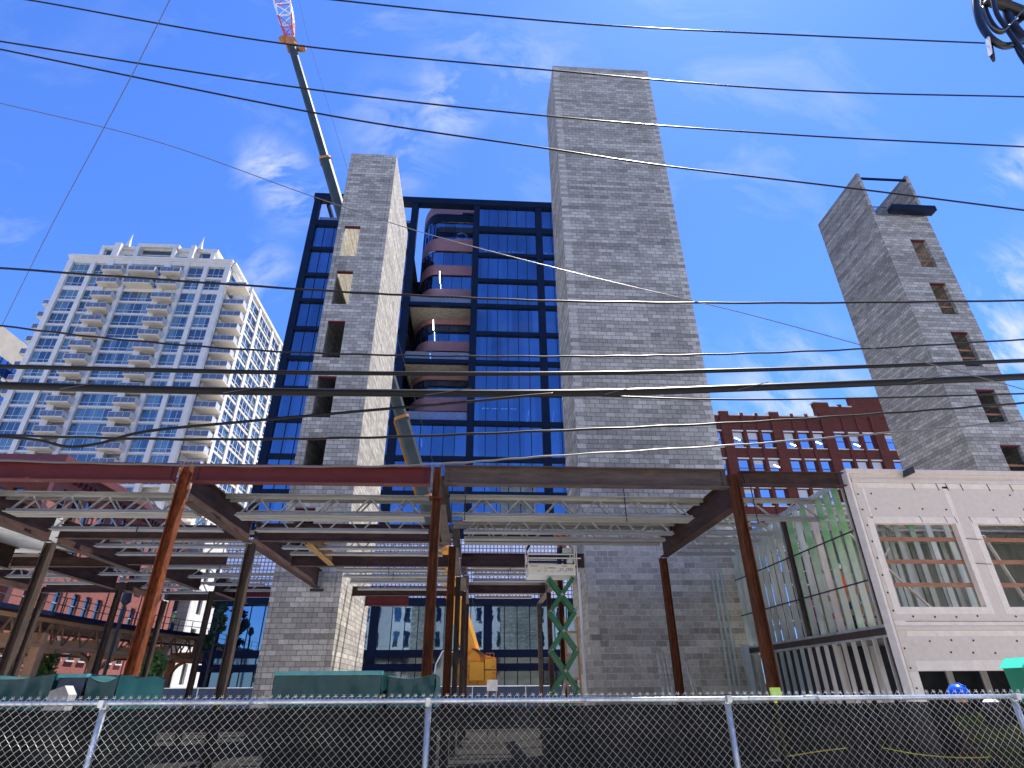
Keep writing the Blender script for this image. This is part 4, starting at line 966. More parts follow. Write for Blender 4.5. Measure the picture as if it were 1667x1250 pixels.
b = MB().box(-1.10, -.76, 12.85, 13.15, 5.83, 5.86); b.build('cap_plate', 'rust', SF)
for x, y, mt in ((-6.55, 17.35, 'darksteel'), (-.70, 17.5, 'rust'), (-.63, 22.7, 'darksteel'), (-.46, 26.4, 'darksteel'), (-.36, 30.4, 'brownsteel'), (6.2, 19.05, 'rust'),
                 (-12.2, 17.4, 'darksteel'), (-14.85, 26.1, 'darksteel'), (-11.2, 26.4, 'darksteel'), (-14.6, 29.5, 'darksteel'), (-18.6, 27.2, 'darksteel'), (3.22, 30.2, 'greysteel'), (3.27, 26.5, 'brownsteel'), (3.2, 22.3, 'rust')):
    column(x, y, ZB, mt, .215 if y < 20 else .19)
def beam(p, q, depth, mat, width=.24, name='beam', plate=True):
    b = MB().ibeam(p, q, depth, width, .022, .014); o = b.build(name, mat, SF)
    P, Q = Vector(p), Vector(q); d = (Q - P).normalized()
    if plate and abs(p[1] - 13) < .01 and abs(q[1] - 13) < .01:
        b = MB()
        a = d.cross(Vector((0, 0, 1))).normalized()
        for e, s_ in ((P, 1), (Q, -1)):
            for k in range(5):
                for sd in (-1, 1):
                    c = e + d * s_ * .12 + a * sd * .012 + Vector((0, 0, -depth * .3 + k * depth * .15)); b.bar(c, c + a * sd * .025, .03)
        each(b, 'bolt', 'dark', o)
    return o
# front row (along the street)
beam((-24, 13, 6.37), (-12.3, 13, 6.37), .42, 'maroon'); beam((-12.3, 13, 6.37), (-6.90, 13, 6.37), .42, 'maroon'); beam((-6.55, 13, 6.37), (-1.1, 13, 6.37), .42, 'maroon')
beam((-.78, 13, 6.41), (6.06, 13, 6.41), .46, 'greysteel'); beam((6.38, 13, 6.43), (9.0, 13, 6.43), .34, 'brownsteel')
# girders running away from the street
def girder(x, y0, y1, mat='brownsteel', d=.70): return beam((x, y0, ZB + d / 2), (x, y1, ZB + d / 2), d, mat, .26, 'girder')
girder(-6.6, 13.2, 17.2); girder(-6.58, 17.5, 25.45); girder(-.86, 13.15, 17.35, 'greysteel'); girder(-.66, 17.65, 22.55, 'greysteel'); girder(-.48, 22.85, 26.15, 'greysteel'); girder(-.4, 26.45, 30.3, 'greysteel')
girder(6.2, 13.15, 18.9); girder(-12.2, 11.5, 17.25); girder(-12.15, 17.55, 22.2); girder(-11.7, 22.2, 26.25); girder(-11.2, 26.55, 30.5)
girder(-16.2, 17.5, 21.5); girder(-15.0, 21.5, 25.95); girder(-14.7, 26.25, 29.35); girder(-18.7, 20, 27.05); girder(3.25, 26.6, 30.1, 'greysteel'); girder(3.25, 22.4, 26.4, 'greysteel')
# cross beams
for x0, x1, y, z0, z1, mt in ((-6.4, -.8, 17.45, 5.85, 6.36, 'brownsteel'), (-6.4, -.7, 20.9, 5.78, 6.18, 'brownsteel'), (-6.4, -.5, 28.0, 5.8, 6.2, 'brownsteel'), (-.5, 3.9, 20.9, 5.78, 6.25, 'brownsteel'), (-.3, 3.2, 27.2, 5.8, 6.15, 'brownsteel'),
                            (-12.0, -6.7, 17.3, 5.85, 6.25, 'brownsteel'), (-11.9, -8.6, 20.9, 5.80, 6.15, 'brownsteel'), (-16, -12.3, 21.3, 5.8, 6.1, 'brownsteel'), (-11.2, -8.6, 28.8, 5.85, 6.3, 'maroon'), (-14.6, -11.3, 29.6, 5.8, 6.2, 'brownsteel'), (-18.6, -14.8, 27.2, 5.8, 6.2, 'brownsteel'), (-5.6, -3.4, 31.5, 5.8, 6.3, 'maroon')):
    beam((x0, y, (z0 + z1) / 2), (x1, y, (z0 + z1) / 2), z1 - z0, mt, .2)
b = beam((-5.0, 17.6, 6.0), (-5.0, 20.8, 6.0), .42, 'ochre', .2); b['label'] = 'ochre yellow stub beam'
MB().box(-6.85, -6.3, 25.44, 25.75, 5.62, 5.72).build('bearing_plate', 'dark', SF)
# open web joists
def joist(x0, x1, y, top=6.42, depth=.56, pitch=1.0, cw=.22, w_=.06, ext=.0):
    b = MB()
    for s_ in (-1, 1):
        b.box(x0, x1, y + s_ * .02 + (0 if s_ > 0 else -cw / 2), y + s_ * .02 + (cw / 2 if s_ > 0 else 0), top - .014, top)
        b.box(x0, x1, y + s_ * .02 - .005, y + s_ * .02 + .005, top - .10, top - .0145)
    J = b.build('joist', 'joist', SF)
    b = MB(); zb = top - depth; xa, xb = x0 + .35, x1 - .35
    for s_ in (-1, 1):
        b.box(xa, xb, y + s_ * .02 + (0 if s_ > 0 else -cw / 2), y + s_ * .02 + (cw / 2 if s_ > 0 else 0), zb, zb + .014)
        b.box(xa, xb, y + s_ * .02 - .005, y + s_ * .02 + .005, zb + .0145, zb + .10)
    b.build('bottom_chord', 'joist', J)
    b = MB(); n = max(2, round((xb - xa) / pitch)); L = (xb - xa) / n
    for i in range(n):
        x = xa + i * L
        b.bar((x + .06, y, zb + .04), (x + L / 2 - .02, y, top - .05), w_, .03); b.bar((x + L / 2 + .02, y, top - .05), (x + L - .06, y, zb + .04), w_, .03)
    b.build('web', 'joist', J); return J
for y in (14.75, 15.05, 16.3): joist(-6.45, -1.0, y, pitch=1.05)
for y in (18.6, 19.5, 22.2, 23.6, 25.0, 26.8): joist(-6.4 if y < 21 else -5.5, -.75, y, top=6.38 if y > 18 else 6.42, pitch=.8 if y < 20 else 1.0, depth=.5)
for y in (14.62, 14.9, 16.3, 17.1, 17.6): joist(-.7, 6.05, y, pitch=1.0)
for y in (21.9, 23.4, 24.8): joist(-.45, 3.8, y, depth=.5)
for y in (28.3, 29.6): joist(-.35, 3.15, y, depth=.5)
for y in (14.75, 15.05, 16.5, 18.6, 19.8): joist(-12.05, -6.75, y, depth=.52)
for y in (22.2, 24.1, 26.0, 27.6): joist(-11.6, -8.6, y, depth=.5)
for y in (13.9, 15.3): joist(-17.6, -12.3, y)
for y in (23.6, 25.0, 26.8, 28.3): joist(-14.7, -11.8, y, depth=.5, pitch=.7)
for y in (22.4, 24.2, 25.8): joist(-18.5, -15.2, y, depth=.5, pitch=.7)
for y in (14.62, 16.2): joist(6.35, 9.0 if y > 15 else 9.6, y, pitch=1.1)
for y in (17.1, 18.0, 19.0): joist(6.35, 9.0, y, pitch=1.0)
b = MB()
for x, ys in ((-.3, (14.62,)), (3.9, (14.62,)), (-3.2, (22.2, 23.6)), (1.3, (21.9, 23.4)), (-9.3, (16.4, 22.2)), (7.4, (14.62,))):
    for y in ys: b.bar((x, y - .1, 5.75), (x, y - .1, 6.75), .022)
each(b, 'hanger_rod', 'dark', SF)
# corrugated deck sheets
def deck(x0, x1, y0, y1, z, parent, name='deck_sheet', step=.15):
    b = MB(); y = y0
    while y < y1 - step:
        p = [(y, z), (y + step * .35, z), (y + step * .5, z + .05), (y + step * .85, z + .05), (y + step, z)]
        for (a, za), (c, zc) in zip(p[:-1], p[1:]): b.add([(x0, a, za), (x1, a, za), (x1, c, zc), (x0, c, zc)], [(3, 2, 1, 0)])
        y += step
    return b.build(name, 'deck', parent)
deck(-19, -12.4, 17.2, 22.4, 6.47, SF); deck(-.3, 6.0, 16.6, 18.6, 6.44, SF)

# ================================================================== part-built stud building on the right
TB = thing('unfinished_building', 'part built pinkish house with open metal stud wall at the right edge', 'building', (9.1, 13, 0))
TX, TY = 9.12, 13.0
w1 = (9.47, 11.5, 3.5, 5.38); w2 = (12.05, 14.1, 3.5, 5.38); w3 = (14.7, 16.8, 3.5, 5.38); bo = (9.43, 12.6, .1, 2.22); bo2 = (13.2, 16.4, .1, 2.22)
b = MB(); wall(b, TX + .08, 19, 0, 6.6, TY, TY + .14, (w1, w2, w3, bo, bo2)); b.build('sheathing', 'sheath', TB)
b = MB(); b.box(TX, 19, TY - .05, TY + .2, 6.6, 6.72); b.box(TX + .1, 19, TY - .03, TY - .002, 6.38, 6.47); b.box(TX + .08, 19, TY - .02, TY - .002, 3.02, 3.10); b.build('ledge', 'sheath', TB)
b = MB()
def strip(x0, x1, z0, z1): b.box(x0, x1, TY - .006, TY + .002, z0, z1)
for q in (w1, w2, w3):
    strip(q[0] - .16, q[0] - .001, q[2] - .15, q[3] + .15); strip(q[1] + .001, q[1] + .13, q[2] - .15, 6.3); strip(q[0], q[1], q[3] + .001, q[3] + .15); strip(q[0], q[1], q[2] - .15, q[2] - .001)
strip(TX + .2, 19, 6.25, 6.37); strip(TX + .3, TX + .36, 5.5, 6.25); strip(TX + .1, 19, 3.11, 3.22); strip(TX + .3, 19, 2.9, 3.01); strip(bo[0], bo[1], 2.23, 2.42); strip(12.55, 12.62, 2.4, 2.9); strip(TX + .08, TX + .3, .2, 2.2)
each(b, 'joint_strip', 'tape', TB)
b = MB()
for x, z in [(9.62, 6.1), (9.62, 5.72), (10.22, 5.74), (10.8, 5.73), (11.4, 5.72), (12.6, 5.72), (13.4, 5.74), (13.2, 6.1), (9.7, 3.3), (10.2, 3.29), (10.7, 3.29), (11.2, 3.31), (9.9, 2.8), (10.4, 2.82), (10.9, 2.81), (10.3, 2.58), (10.8, 2.57), (11.3, 2.56), (11.9, 2.8), (12.1, 3.3), (12.6, 3.3)] + [(9.28, 1.9 + k * .38) for k in range(12)]:
    b.disc((x, TY - .009, z), .022, 10, 'y', .004)
each(b, 'fastener', 'black', TB)
b = MB()
for x in (10.75, 11.37, 11.62, 12.0, 12.7, 13.3): b.bar((x, TY - .008, 6.38), (x + .03, TY - .008, 6.2), .02, .006); b.bar((x - .1, TY - .008, 5.55), (x - .06, TY - .008, 5.4), .014, .006)
for z in (5.02, 4.45): b.bar((11.62, TY - .008, z), (12.0, TY - .008, z - .02), .03, .006)
b.bar((9.5, TY - .008, 3.2), (13.5, TY - .008, 3.19), .02, .006)
each(b, 'stain', 'dark', TB)
b = MB(); b.box(TX, TX + .06, TY - .04, TY + .2, 0, 6.6); b.build('corner_trim', 'tape', TB); b = MB(); b.box(TX + .062, TX + .078, TY - .03, TY - .001, 0, 6.58); b.build('corner_angle', 'ochre', TB)
b = MB(); b.prism([(10.55, 6.5), (10.72, 6.56), (10.72, 6.72), (10.6, 6.68)], 'y', TY - .28, TY - .05); b.build('bracket', 'dark', TB)
for z in (4.99, 4.47, 3.95): MB().box(9.45, 14.2, TY + .145, TY + .185, z, z + .09).build('guard_board', 'woodred', TB)
# left side wall of studs
def stud(mb, x, y, z0, z1, d=.15, fl=.04):
    mb.box(x, x + d, y, y + .006, z0, z1); mb.box(x, x + .006, y + .006, y + fl, z0, z1); mb.box(x + d - .006, x + d, y + .006, y + fl, z0, z1)
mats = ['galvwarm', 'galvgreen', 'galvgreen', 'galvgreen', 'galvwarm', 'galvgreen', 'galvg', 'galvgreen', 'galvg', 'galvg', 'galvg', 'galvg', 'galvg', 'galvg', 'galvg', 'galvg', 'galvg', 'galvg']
for i in range(18):
    y = TY + .32 + i * .41
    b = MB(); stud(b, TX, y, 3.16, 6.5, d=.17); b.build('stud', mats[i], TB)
    b = MB(); stud(b, TX, y + .02, .05, 2.9, d=.10); b.build('stud', 'galvwarm' if i < 9 else 'galvg', TB)
b = MB(); b.box(TX - .004, TX + .18, TY + .2, TY + 7.6, 6.5, 6.56); b.box(TX - .004, TX - .001, TY + .2, TY + 7.6, 6.42, 6.5); b.box(TX - .006, TX + .18, TY + .2, TY + 7.6, 3.1, 3.16); b.box(TX - .006, TX + .18, TY + .2, TY + 7.6, 2.9, 2.95); b.build('track', 'galv', TB)
b = MB(); b.box(TX - .03, TX + .1, TY + .2, TY + 7.6, 2.955, 3.095); b.build('floor_edge', 'darksteel', TB)
for z in (4.1, 5.25): MB().box(TX - .014, TX - .005, TY + .3, TY + 7.4, z, z + .035).build('bridging', 'dark', TB)
b = MB(); b.box(TX + .03, TX + .14, TY + 3.42, TY + 3.56, 3.16, 6.5); b.box(TX, TX + .16, TY + .22, TY + .26, 0, 6.5); b.build('post', 'darksteel', TB)
# inside: floor, studs, boards, braces
b = MB(); b.box(TX + .2, 19, TY + .2, 20.6, 2.92, 3.1); each(b, 'floor_slab', 'conc', TB)
for i in range(16):
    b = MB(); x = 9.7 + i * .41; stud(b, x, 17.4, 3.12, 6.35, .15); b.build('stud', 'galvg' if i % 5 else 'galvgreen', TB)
for i in range(7):
    b = MB(); x = 9.5 + i * .95; stud(b, x, 16.0, .05, 2.9, .18); b.build('stud', 'galvwarm', TB)
for i in range(9):
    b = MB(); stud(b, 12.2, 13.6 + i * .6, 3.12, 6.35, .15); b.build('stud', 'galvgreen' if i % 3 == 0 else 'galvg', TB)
b = MB(); b.box(9.6, 19, 16.3, 20, .05, 2.9) ; b.build('interior', 'dark', TB)
for z in (3.55, 4.0): MB().box(TX + .5, TX + .54, TY + .6, TY + 6.6, z, z + .14).build('guard_board', 'wood', TB)
b = MB()
for p, q in (((9.6, 14.2, 5.4), (11.4, 14.2, 3.3)), ((9.9, 16, 3.2), (11, 14.8, 5.2)), ((9.7, 14.0, 5.5), (9.65, 14.1, 3.2)), ((10.5, 18, 6.2), (12.5, 16, 3.2)), ((9.6, 17.5, 6.0), (10.0, 15.3, 4.0)), ((13.9, 14.3, 3.2), (13.2, 14.2, 5.4))): b.bar(p, q, .07, .04)
each(b, 'brace', 'galvwarm', TB)
b = MB()
for k in range(9): b.box(9.7 + k * .05, 11.3 + (k % 3) * .3, 15.0 + (k % 4) * .4, 15.35 + (k % 4) * .4, 3.12 + k * .05, 3.155 + k * .05)
each(b, 'lumber_stack', 'wood', TB)
deck(9.4, 19, 15.0, 20.6, 6.45, TB); 
for y in (15.2, 16.2, 17.8, 18.8, 19.8):
    b = MB(); b.box(9.35, 19, y, y + .06, 6.33, 6.43); b.box(9.35, 19, y, y + .06, 6.0, 6.06)
    for i in range(14): x = 9.4 + i * .7; b.bar((x, y + .03, 6.05), (x + .35, y + .03, 6.35), .03); b.bar((x + .35, y + .03, 6.35), (x + .7, y + .03, 6.05), .03)
    b.build('roof_truss', 'galv', TB)
b = MB(); b.box(11.2, 18.9, 18.55, 18.6, 3.12, 6.3); b.build('rear_panel', 'galvg', TB)
for i in range(12): b = MB(); stud(b, 11.3 + i * .3, 18.3, 3.12, 6.3, .13); b.build('stud', 'galvg', TB)
b = MB(); b.box(18.9, 19, TY, 20.6, 0, 6.6); b.build('side_wall', 'sheath', TB)
b = MB()
for k in range(5): b.bar((8.55 + k * .07, 19.6 + k * .05, .05), (8.75 + k * .05, 20.0, 3.2), .05, .03)
T = thing('stud_bundle', 'loose bundle of metal studs leaning beside the plain wide shaft and the stud wall', 'metal studs', (8.6, 19.6, 0)); b.build('stud', 'galvg', T)
b = MB(); 
for k in range(3): b.box(8.35 + k * .16, 8.41 + k * .16, 20.55, 20.6, .05, 5.6)
T = thing('wall_studs', 'three tall upright galvanised studs standing at the right edge of the wide shaft', 'metal studs', (8.5, 20.5, 0)); b.build('stud', 'galvg', T)

# leaning pipes by the right rear column
for (x0, x1, lab) in ((5.55, 5.62, 'leftmost of the grey pipes leaning by the right rear column'), (5.70, 5.76, 'middle grey pipe leaning by the right rear column'), (5.84, 5.86, 'grey pipe nearest to the right rear column on its left')):
    t = MB().tube([(x0, 18.3, 0), (x1, 18.95, 2.95 - (x0 - 5.5) * .2)], .05, 8).build('leaning_pipe', 'joist', base=(x0, 18.3, 0)); tag(t, lab, 'pipe', 'pipes leaning by the column')
b = MB()
b.tube([(6.75, 18.4, 0), (6.35, 18.9, 3.0)], .04, 8); b.tube([(6.85, 18.4, 0), (6.42, 18.92, 3.0)], .03, 8)
for k in range(14): t = k / 14; b.bar((6.75 - .4 * t, 18.4 + .5 * t, 3 * t), (6.85 - .43 * t, 18.4 + .52 * t, 3 * t + .05), .03)
tag(b.build('ladder', 'joist', base=(6.8, 18.4, 0)), 'narrow grey ladder leaning on the right side of the right rear column', 'ladder')
#PART4
# ================================================================== scissor lift
LF = thing('scissor_lift', 'raised green scissor lift with white railed platform lettered ES1932, beside the wide shaft', 'scissor lift', (2.72, 19, 0))
cx = 2.72; nodes = [(1.05, .30), (1.87, .38), (2.96, .40), (4.04, .40), (5.06, .38)]
for yy in (18.66, 18.98):
    b = MB()
    zs_ = [.95, 1.87, 2.96, 4.04, 5.06]
    for k in range(4):
        z0, z1 = zs_[k], zs_[k + 1]; hw = .39
        b.bar((cx - hw, yy, z0), (cx + hw, yy, z1), .125, .05, up=(0, 1, 0)); b.bar((cx + hw, yy + .06, z0), (cx - hw, yy + .06, z1), .125, .05, up=(0, 1, 0))
    o = b.build('scissor_arm', 'liftgreen', LF)
    b = MB()
    for k in range(4):
        zc = (zs_[k] + zs_[k + 1]) / 2; b.disc((cx, yy - .06, zc), .045, 12, 'y', .03)
        for s_ in (-1, 1): b.disc((cx + s_ * .37, yy - .06, zs_[k] + .02), .035, 10, 'y', .03)
    b.build('pivot', 'joist', o)
b = MB(); [b.tube([(cx + s_ * .38, 18.6, z), (cx + s_ * .38, 19.5, z)], .025, 6) for s_ in (-1, 1) for z in (1.87, 2.96, 4.04, 5.0)]; each(b, 'cross_tube', 'liftgreen', LF)
b = MB().bar((cx - .15, 18.9, 1.5), (cx + .2, 18.9, 2.9), .09); b.build('lift_cylinder', 'joist', LF)
b = MB(); b.box(2.05, 3.4, 18.55, 19.45, .3, .9); b.build('base', 'liftgreen', LF)
for x in (2.25, 3.2): MB().disc((x, 18.5, .22), .2, 14, 'y', .12).build('wheel', 'tyre', LF)
x0, x1, y0, y1, z0 = 1.66, 3.16, 18.5, 19.4, 5.10
pl = MB().box(x0, x1, y0, y1, z0, z0 + .08); pl.box(x0, x1, y0 - .012, y0 + .01, z0 + .08, z0 + .33); pl.box(x0, x0 + .01, y0 + .01, y1, z0 + .08, z0 + .3); pl.box(x1 - .01, x1, y0 + .01, y1, z0 + .08, z0 + .3); pl.box(x0, x1, y1 - .01, y1, z0 + .08, z0 + .3)
P_ = pl.build('platform', 'liftwhite', LF)
b = MB()
for z in (5.62, 5.74, 6.12):
    b.bar((x0, y0, z), (x1, y0, z), .035); b.bar((x0, y1, z), (x1, y1, z), .035); b.bar((x0, y0, z), (x0, y1, z), .035); b.bar((x1, y0, z), (x1, y1, z), .035)
for x in (x0, x1):
    for y in (y0, y1): b.bar((x, y, z0 + .3), (x, y, 6.13), .035)
b.bar((x1 + .06, y0, 5.0), (x1 + .06, y0, 6.13), .025); b.bar((x1, y0, 5.62), (x1 + .2, y0, 5.62), .03)
b.build('guard_rail', 'liftwhite', LF)
MB().box(x0 - .015, x0 - .002, y0 - .02, y0 + .03, 5.45, 5.75).build('red_sleeve', 'red', LF)
b = MB().box(2.80, 3.08, 18.56, 18.7, 5.80, 5.96); b.box(2.92, 3.1, 18.56, 18.7, 5.48, 5.6); each(b, 'control_box', 'paper', LF)
text_part('ES', .12, (2.66, y0 - .014, z0 + .13), 'bluetext', LF, shear=.25); text_part('1932', .12, (2.83, y0 - .014, z0 + .13), 'darktext', LF, shear=.25)
b = MB(); b.box(1.74, 1.97, y0 - .016, y0 - .0125, z0 + .26, z0 + .29); b.box(2.74, 2.9, y0 - .016, y0 - .0125, z0 + .26, z0 + .29); each(b, 'warning_label', 'orangetext', LF)
text_part('G', .13, (2.17, y0 - .014, z0 + .17), 'goldtext', LF); text_part('GENERAL', .055, (2.3, y0 - .014, z0 + .2), 'darktext', LF)
b = MB(); [b.box(1.95 + k * .21, 2.05 + k * .21, y0 - .016, y0 - .0125, z0 + .115, z0 + .125) for k in range(5)]; each(b, 'slot', 'dark', LF)
b = MB(); b.bar((1.66, 18.5, 6.1), (1.72, 18.42, 6.25), .08, .12); b.bar((1.7, 18.42, 6.0), (1.62, 18.4, 5.85), .06); b.bar((2.05, 18.5, 6.1), (2.25, 18.5, 6.16), .03); b.build('hose_clamp', 'black', LF)

# ================================================================== tarpaulin covered stacks, container, signs
def tarp_stack(label, x0, x1, y0, y1, h, mat, seed, sag=.06, rnd=.05):
    rs = random.Random(seed); nx, ny, nz = 64, 16, 30; b = MB(); ph = [rs.uniform(0, 6.28) for _ in range(8)]
    def dsp(x, y, z, n):
        k = .022 * math.sin(x * 9 + ph[0] + z * 3) + .03 * (abs(math.sin(x * 11 - z * 4 + ph[1])) ** 3) - .03 * (abs(math.sin(x * 6 + z * 7 + ph[6])) ** 6) + .02 * math.sin(y * 8 + z * 5 + ph[2]) + .012 * math.sin(x * 31 + z * 12 + ph[3])
        k *= (.25 + .75 * min(1, (h - z) / (.35 * h))) if abs(n[2]) < .5 else .12
        return Vector(n) * (k + (.03 * (1 - z / h) if n[2] < .5 else 0))
    def top(x, y): return h - sag * math.sin(math.pi * (x - x0) / (x1 - x0)) * .4 + (.012 * math.sin(x * 5 + ph[4]) + .010 * math.sin(y * 9 + x * 4 + ph[5])) * min(1, sag * 8)
    def patch(fn, nu, nv, nrm, flip):
        k = len(b.v)
        for i in range(nu + 1):
            for j in range(nv + 1): p = Vector(fn(i / nu, j / nv)); b.v.append(p + dsp(p.x, p.y, p.z, nrm))
        for i in range(nu):
            for j in range(nv):
                q = (k + i * (nv + 1) + j, k + (i + 1) * (nv + 1) + j, k + (i + 1) * (nv + 1) + j + 1, k + i * (nv + 1) + j + 1); b.f.append(q if not flip else q[::-1])
    X = lambda u_: x0 + (x1 - x0) * u_; Y = lambda v: y0 + (y1 - y0) * v
    patch(lambda u_, v: (X(u_), y0, top(X(u_), y0) * v), nx, nz, (0, -1, 0), False)
    patch(lambda u_, v: (X(u_), y1, top(X(u_), y1) * v), nx, nz, (0, 1, 0), True)
    patch(lambda u_, v: (x0, Y(u_), top(x0, Y(u_)) * v), ny, nz, (-1, 0, 0), True)
    patch(lambda u_, v: (x1, Y(u_), top(x1, Y(u_)) * v), ny, nz, (1, 0, 0), False)
    patch(lambda u_, v: (X(u_), Y(v), top(X(u_), Y(v))), nx, ny, (0, 0, 1), False)
    t = thing('tarp_covered_stack', label, 'covered stack', ((x0 + x1) / 2, y0, 0), 'tarpaulin covered stacks behind the fence')
    b.build('tarpaulin', mat, t, smooth=True)
    hm = MB().box(x0 - .01, x1 + .01, y0 - .03, y0 + .06, h - .045, h + .012 - sag * .2); hm.build('lit_top_strip', 'tarplit', t) if sag < .09 else None  # strip in a paler colour stands in for the lit top edge
    bb = MB().box(x0 + .08, x1 - .08, y0 + .08, y1 - .08, .1, h - .12); bb.build('crate', 'wood', t)
    r_ = MB(); z = h * .8; r_.tube([(x0 - .05, y0 - .06, z), ((x0 + x1) / 2, y0 - .065, z - .03), (x1 + .05, y0 - .06, z)], .006, 4); r_.build('rope', 'black', t)
tarp_stack('long low stack under a smooth teal tarpaulin in front of the slim shaft', -2.62, -1.22, 8.7, 10.2, 2.15, 'tarp', 1, sag=.03)
tarp_stack('shorter wrinkled teal tarpaulin stack left of the middle front column', -1.16, -.52, 8.9, 10.0, 2.10, 'tarp', 2, sag=.10)
tarp_stack('teal tarpaulin stack at the far left behind the dark leaning column', -6.5, -5.42, 8.7, 10, 2.13, 'tarp', 3, sag=.1)
tarp_stack('teal tarpaulin stack left of the orange front column', -5.0, -4.62, 8.7, 10, 2.11, 'tarp', 4, sag=.2)
tarp_stack('small navy blue covered stack between two teal tarpaulins', -5.38, -5.04, 8.72, 10, 2.14, 'tarpblue', 5)
t = MB().prism([(-5.32, 1.2), (-5.05, 1.2), (-5.04, 1.9), (-5.12, 2.0), (-5.28, 1.94)], 'y', 8.45, 8.62).build('cement_bag', 'bagcloth', base=(-5.2, 8.5, 1.2)); tag(t, 'pale grey bag resting against the small navy covered stack', 'bag')
GB = thing('green_container', 'green steel container with lighter green lid at the right edge behind the fence', 'container', (8.6, 9, 0))
b = MB().prism([(8.24, .1), (9.9, .1), (9.9, 2.16), (8.16, 2.16)], 'y', 9.0, 9.35); b.build('body', 'greenbox', GB)
b = MB().prism([(8.12, 2.16), (9.95, 2.16), (9.95, 2.30), (8.26, 2.30)], 'y', 8.96, 9.38); b.build('lid', 'tealtop', GB)
b = MB(); b.box(8.5, 8.54, 8.97, 8.999, .1, 2.1); b.box(9.2, 9.24, 8.97, 8.999, .1, 2.1); b.build('rib', 'greenbox', GB)
S = thing('site_board', 'small square pale board with a grey picture standing in front of the crane', 'sign board', (.92, 30, 0))
b = MB().box(.67, 1.16, 30, 30.04, 1.92, 2.38); b.build('panel', 'paper', S); b = MB(); b.box(.7, .74, 30.05, 30.09, 0, 2.3); b.box(1.09, 1.13, 30.05, 30.09, 0, 2.3); b.build('post', 'wood', S)
t = MB().box(5.66, 5.86, 12.0, 12.04, 1.72, 1.93).box(5.73, 5.77, 12.041, 12.08, 0, 1.9).build('marker_stake', 'limepaint', base=(5.75, 12, 0)); tag(t, 'lime green topped wide stake in front of the right front column', 'stake')
T = thing('window_crate', 'tall timber framed crate leaning between the lift and the wide shaft', 'crate', (3.3, 20.6, 0))
b = MB()
for x in (3.02, 3.44): b.box(x, x + .06, 20.55, 20.6, .6, 4.1)
for z in (1.5, 2.2, 2.9, 3.6): b.box(3.08, 3.44, 20.56, 20.59, z, z + .06)
b.build('frame', 'wood', T); b = MB().box(3.08, 3.44, 20.605, 20.62, 2.25, 2.9); b.box(3.08, 3.44, 20.605, 20.62, 2.96, 3.6); b.build('panel', 'paper', T)
T = thing('white_pipe', 'pale vertical pipe standing between the lift and the wide shaft', 'pipe', (3.72, 20.8, 0)); b = MB().tube([(3.66, 20.8, 0), (3.66, 20.8, 5.6)], .045, 8); b.build('tube', 'liftwhite', T)

# ================================================================== people
def skin_mesh(name, mat, verts, edges, radii, parent, sub=1):
    me = bpy.data.meshes.new(name); me.from_pydata([Vector(v) for v in verts], edges, []); me.materials.append(MT[mat])
    o = bpy.data.objects.new(name, me); COL.objects.link(o); o.parent = parent
    sk = o.modifiers.new('skin', 'SKIN'); sk.use_smooth_shade = True
    for i, rr_ in enumerate(radii): me.skin_vertices[0].data[i].radius = (rr_, rr_) if not isinstance(rr_, tuple) else rr_
    me.skin_vertices[0].data[0].use_root = True
    s_ = o.modifiers.new('sub', 'SUBSURF'); s_.levels = sub; s_.render_levels = sub
    bpy.context.view_layer.update(); dg = bpy.context.evaluated_depsgraph_get()
    m2 = bpy.data.meshes.new_from_object(o.evaluated_get(dg)); o.modifiers.clear(); o.data = m2; m2.name = name
    if not m2.materials: m2.materials.append(MT[mat])
    for p in m2.polygons: p.use_smooth = True
    return o
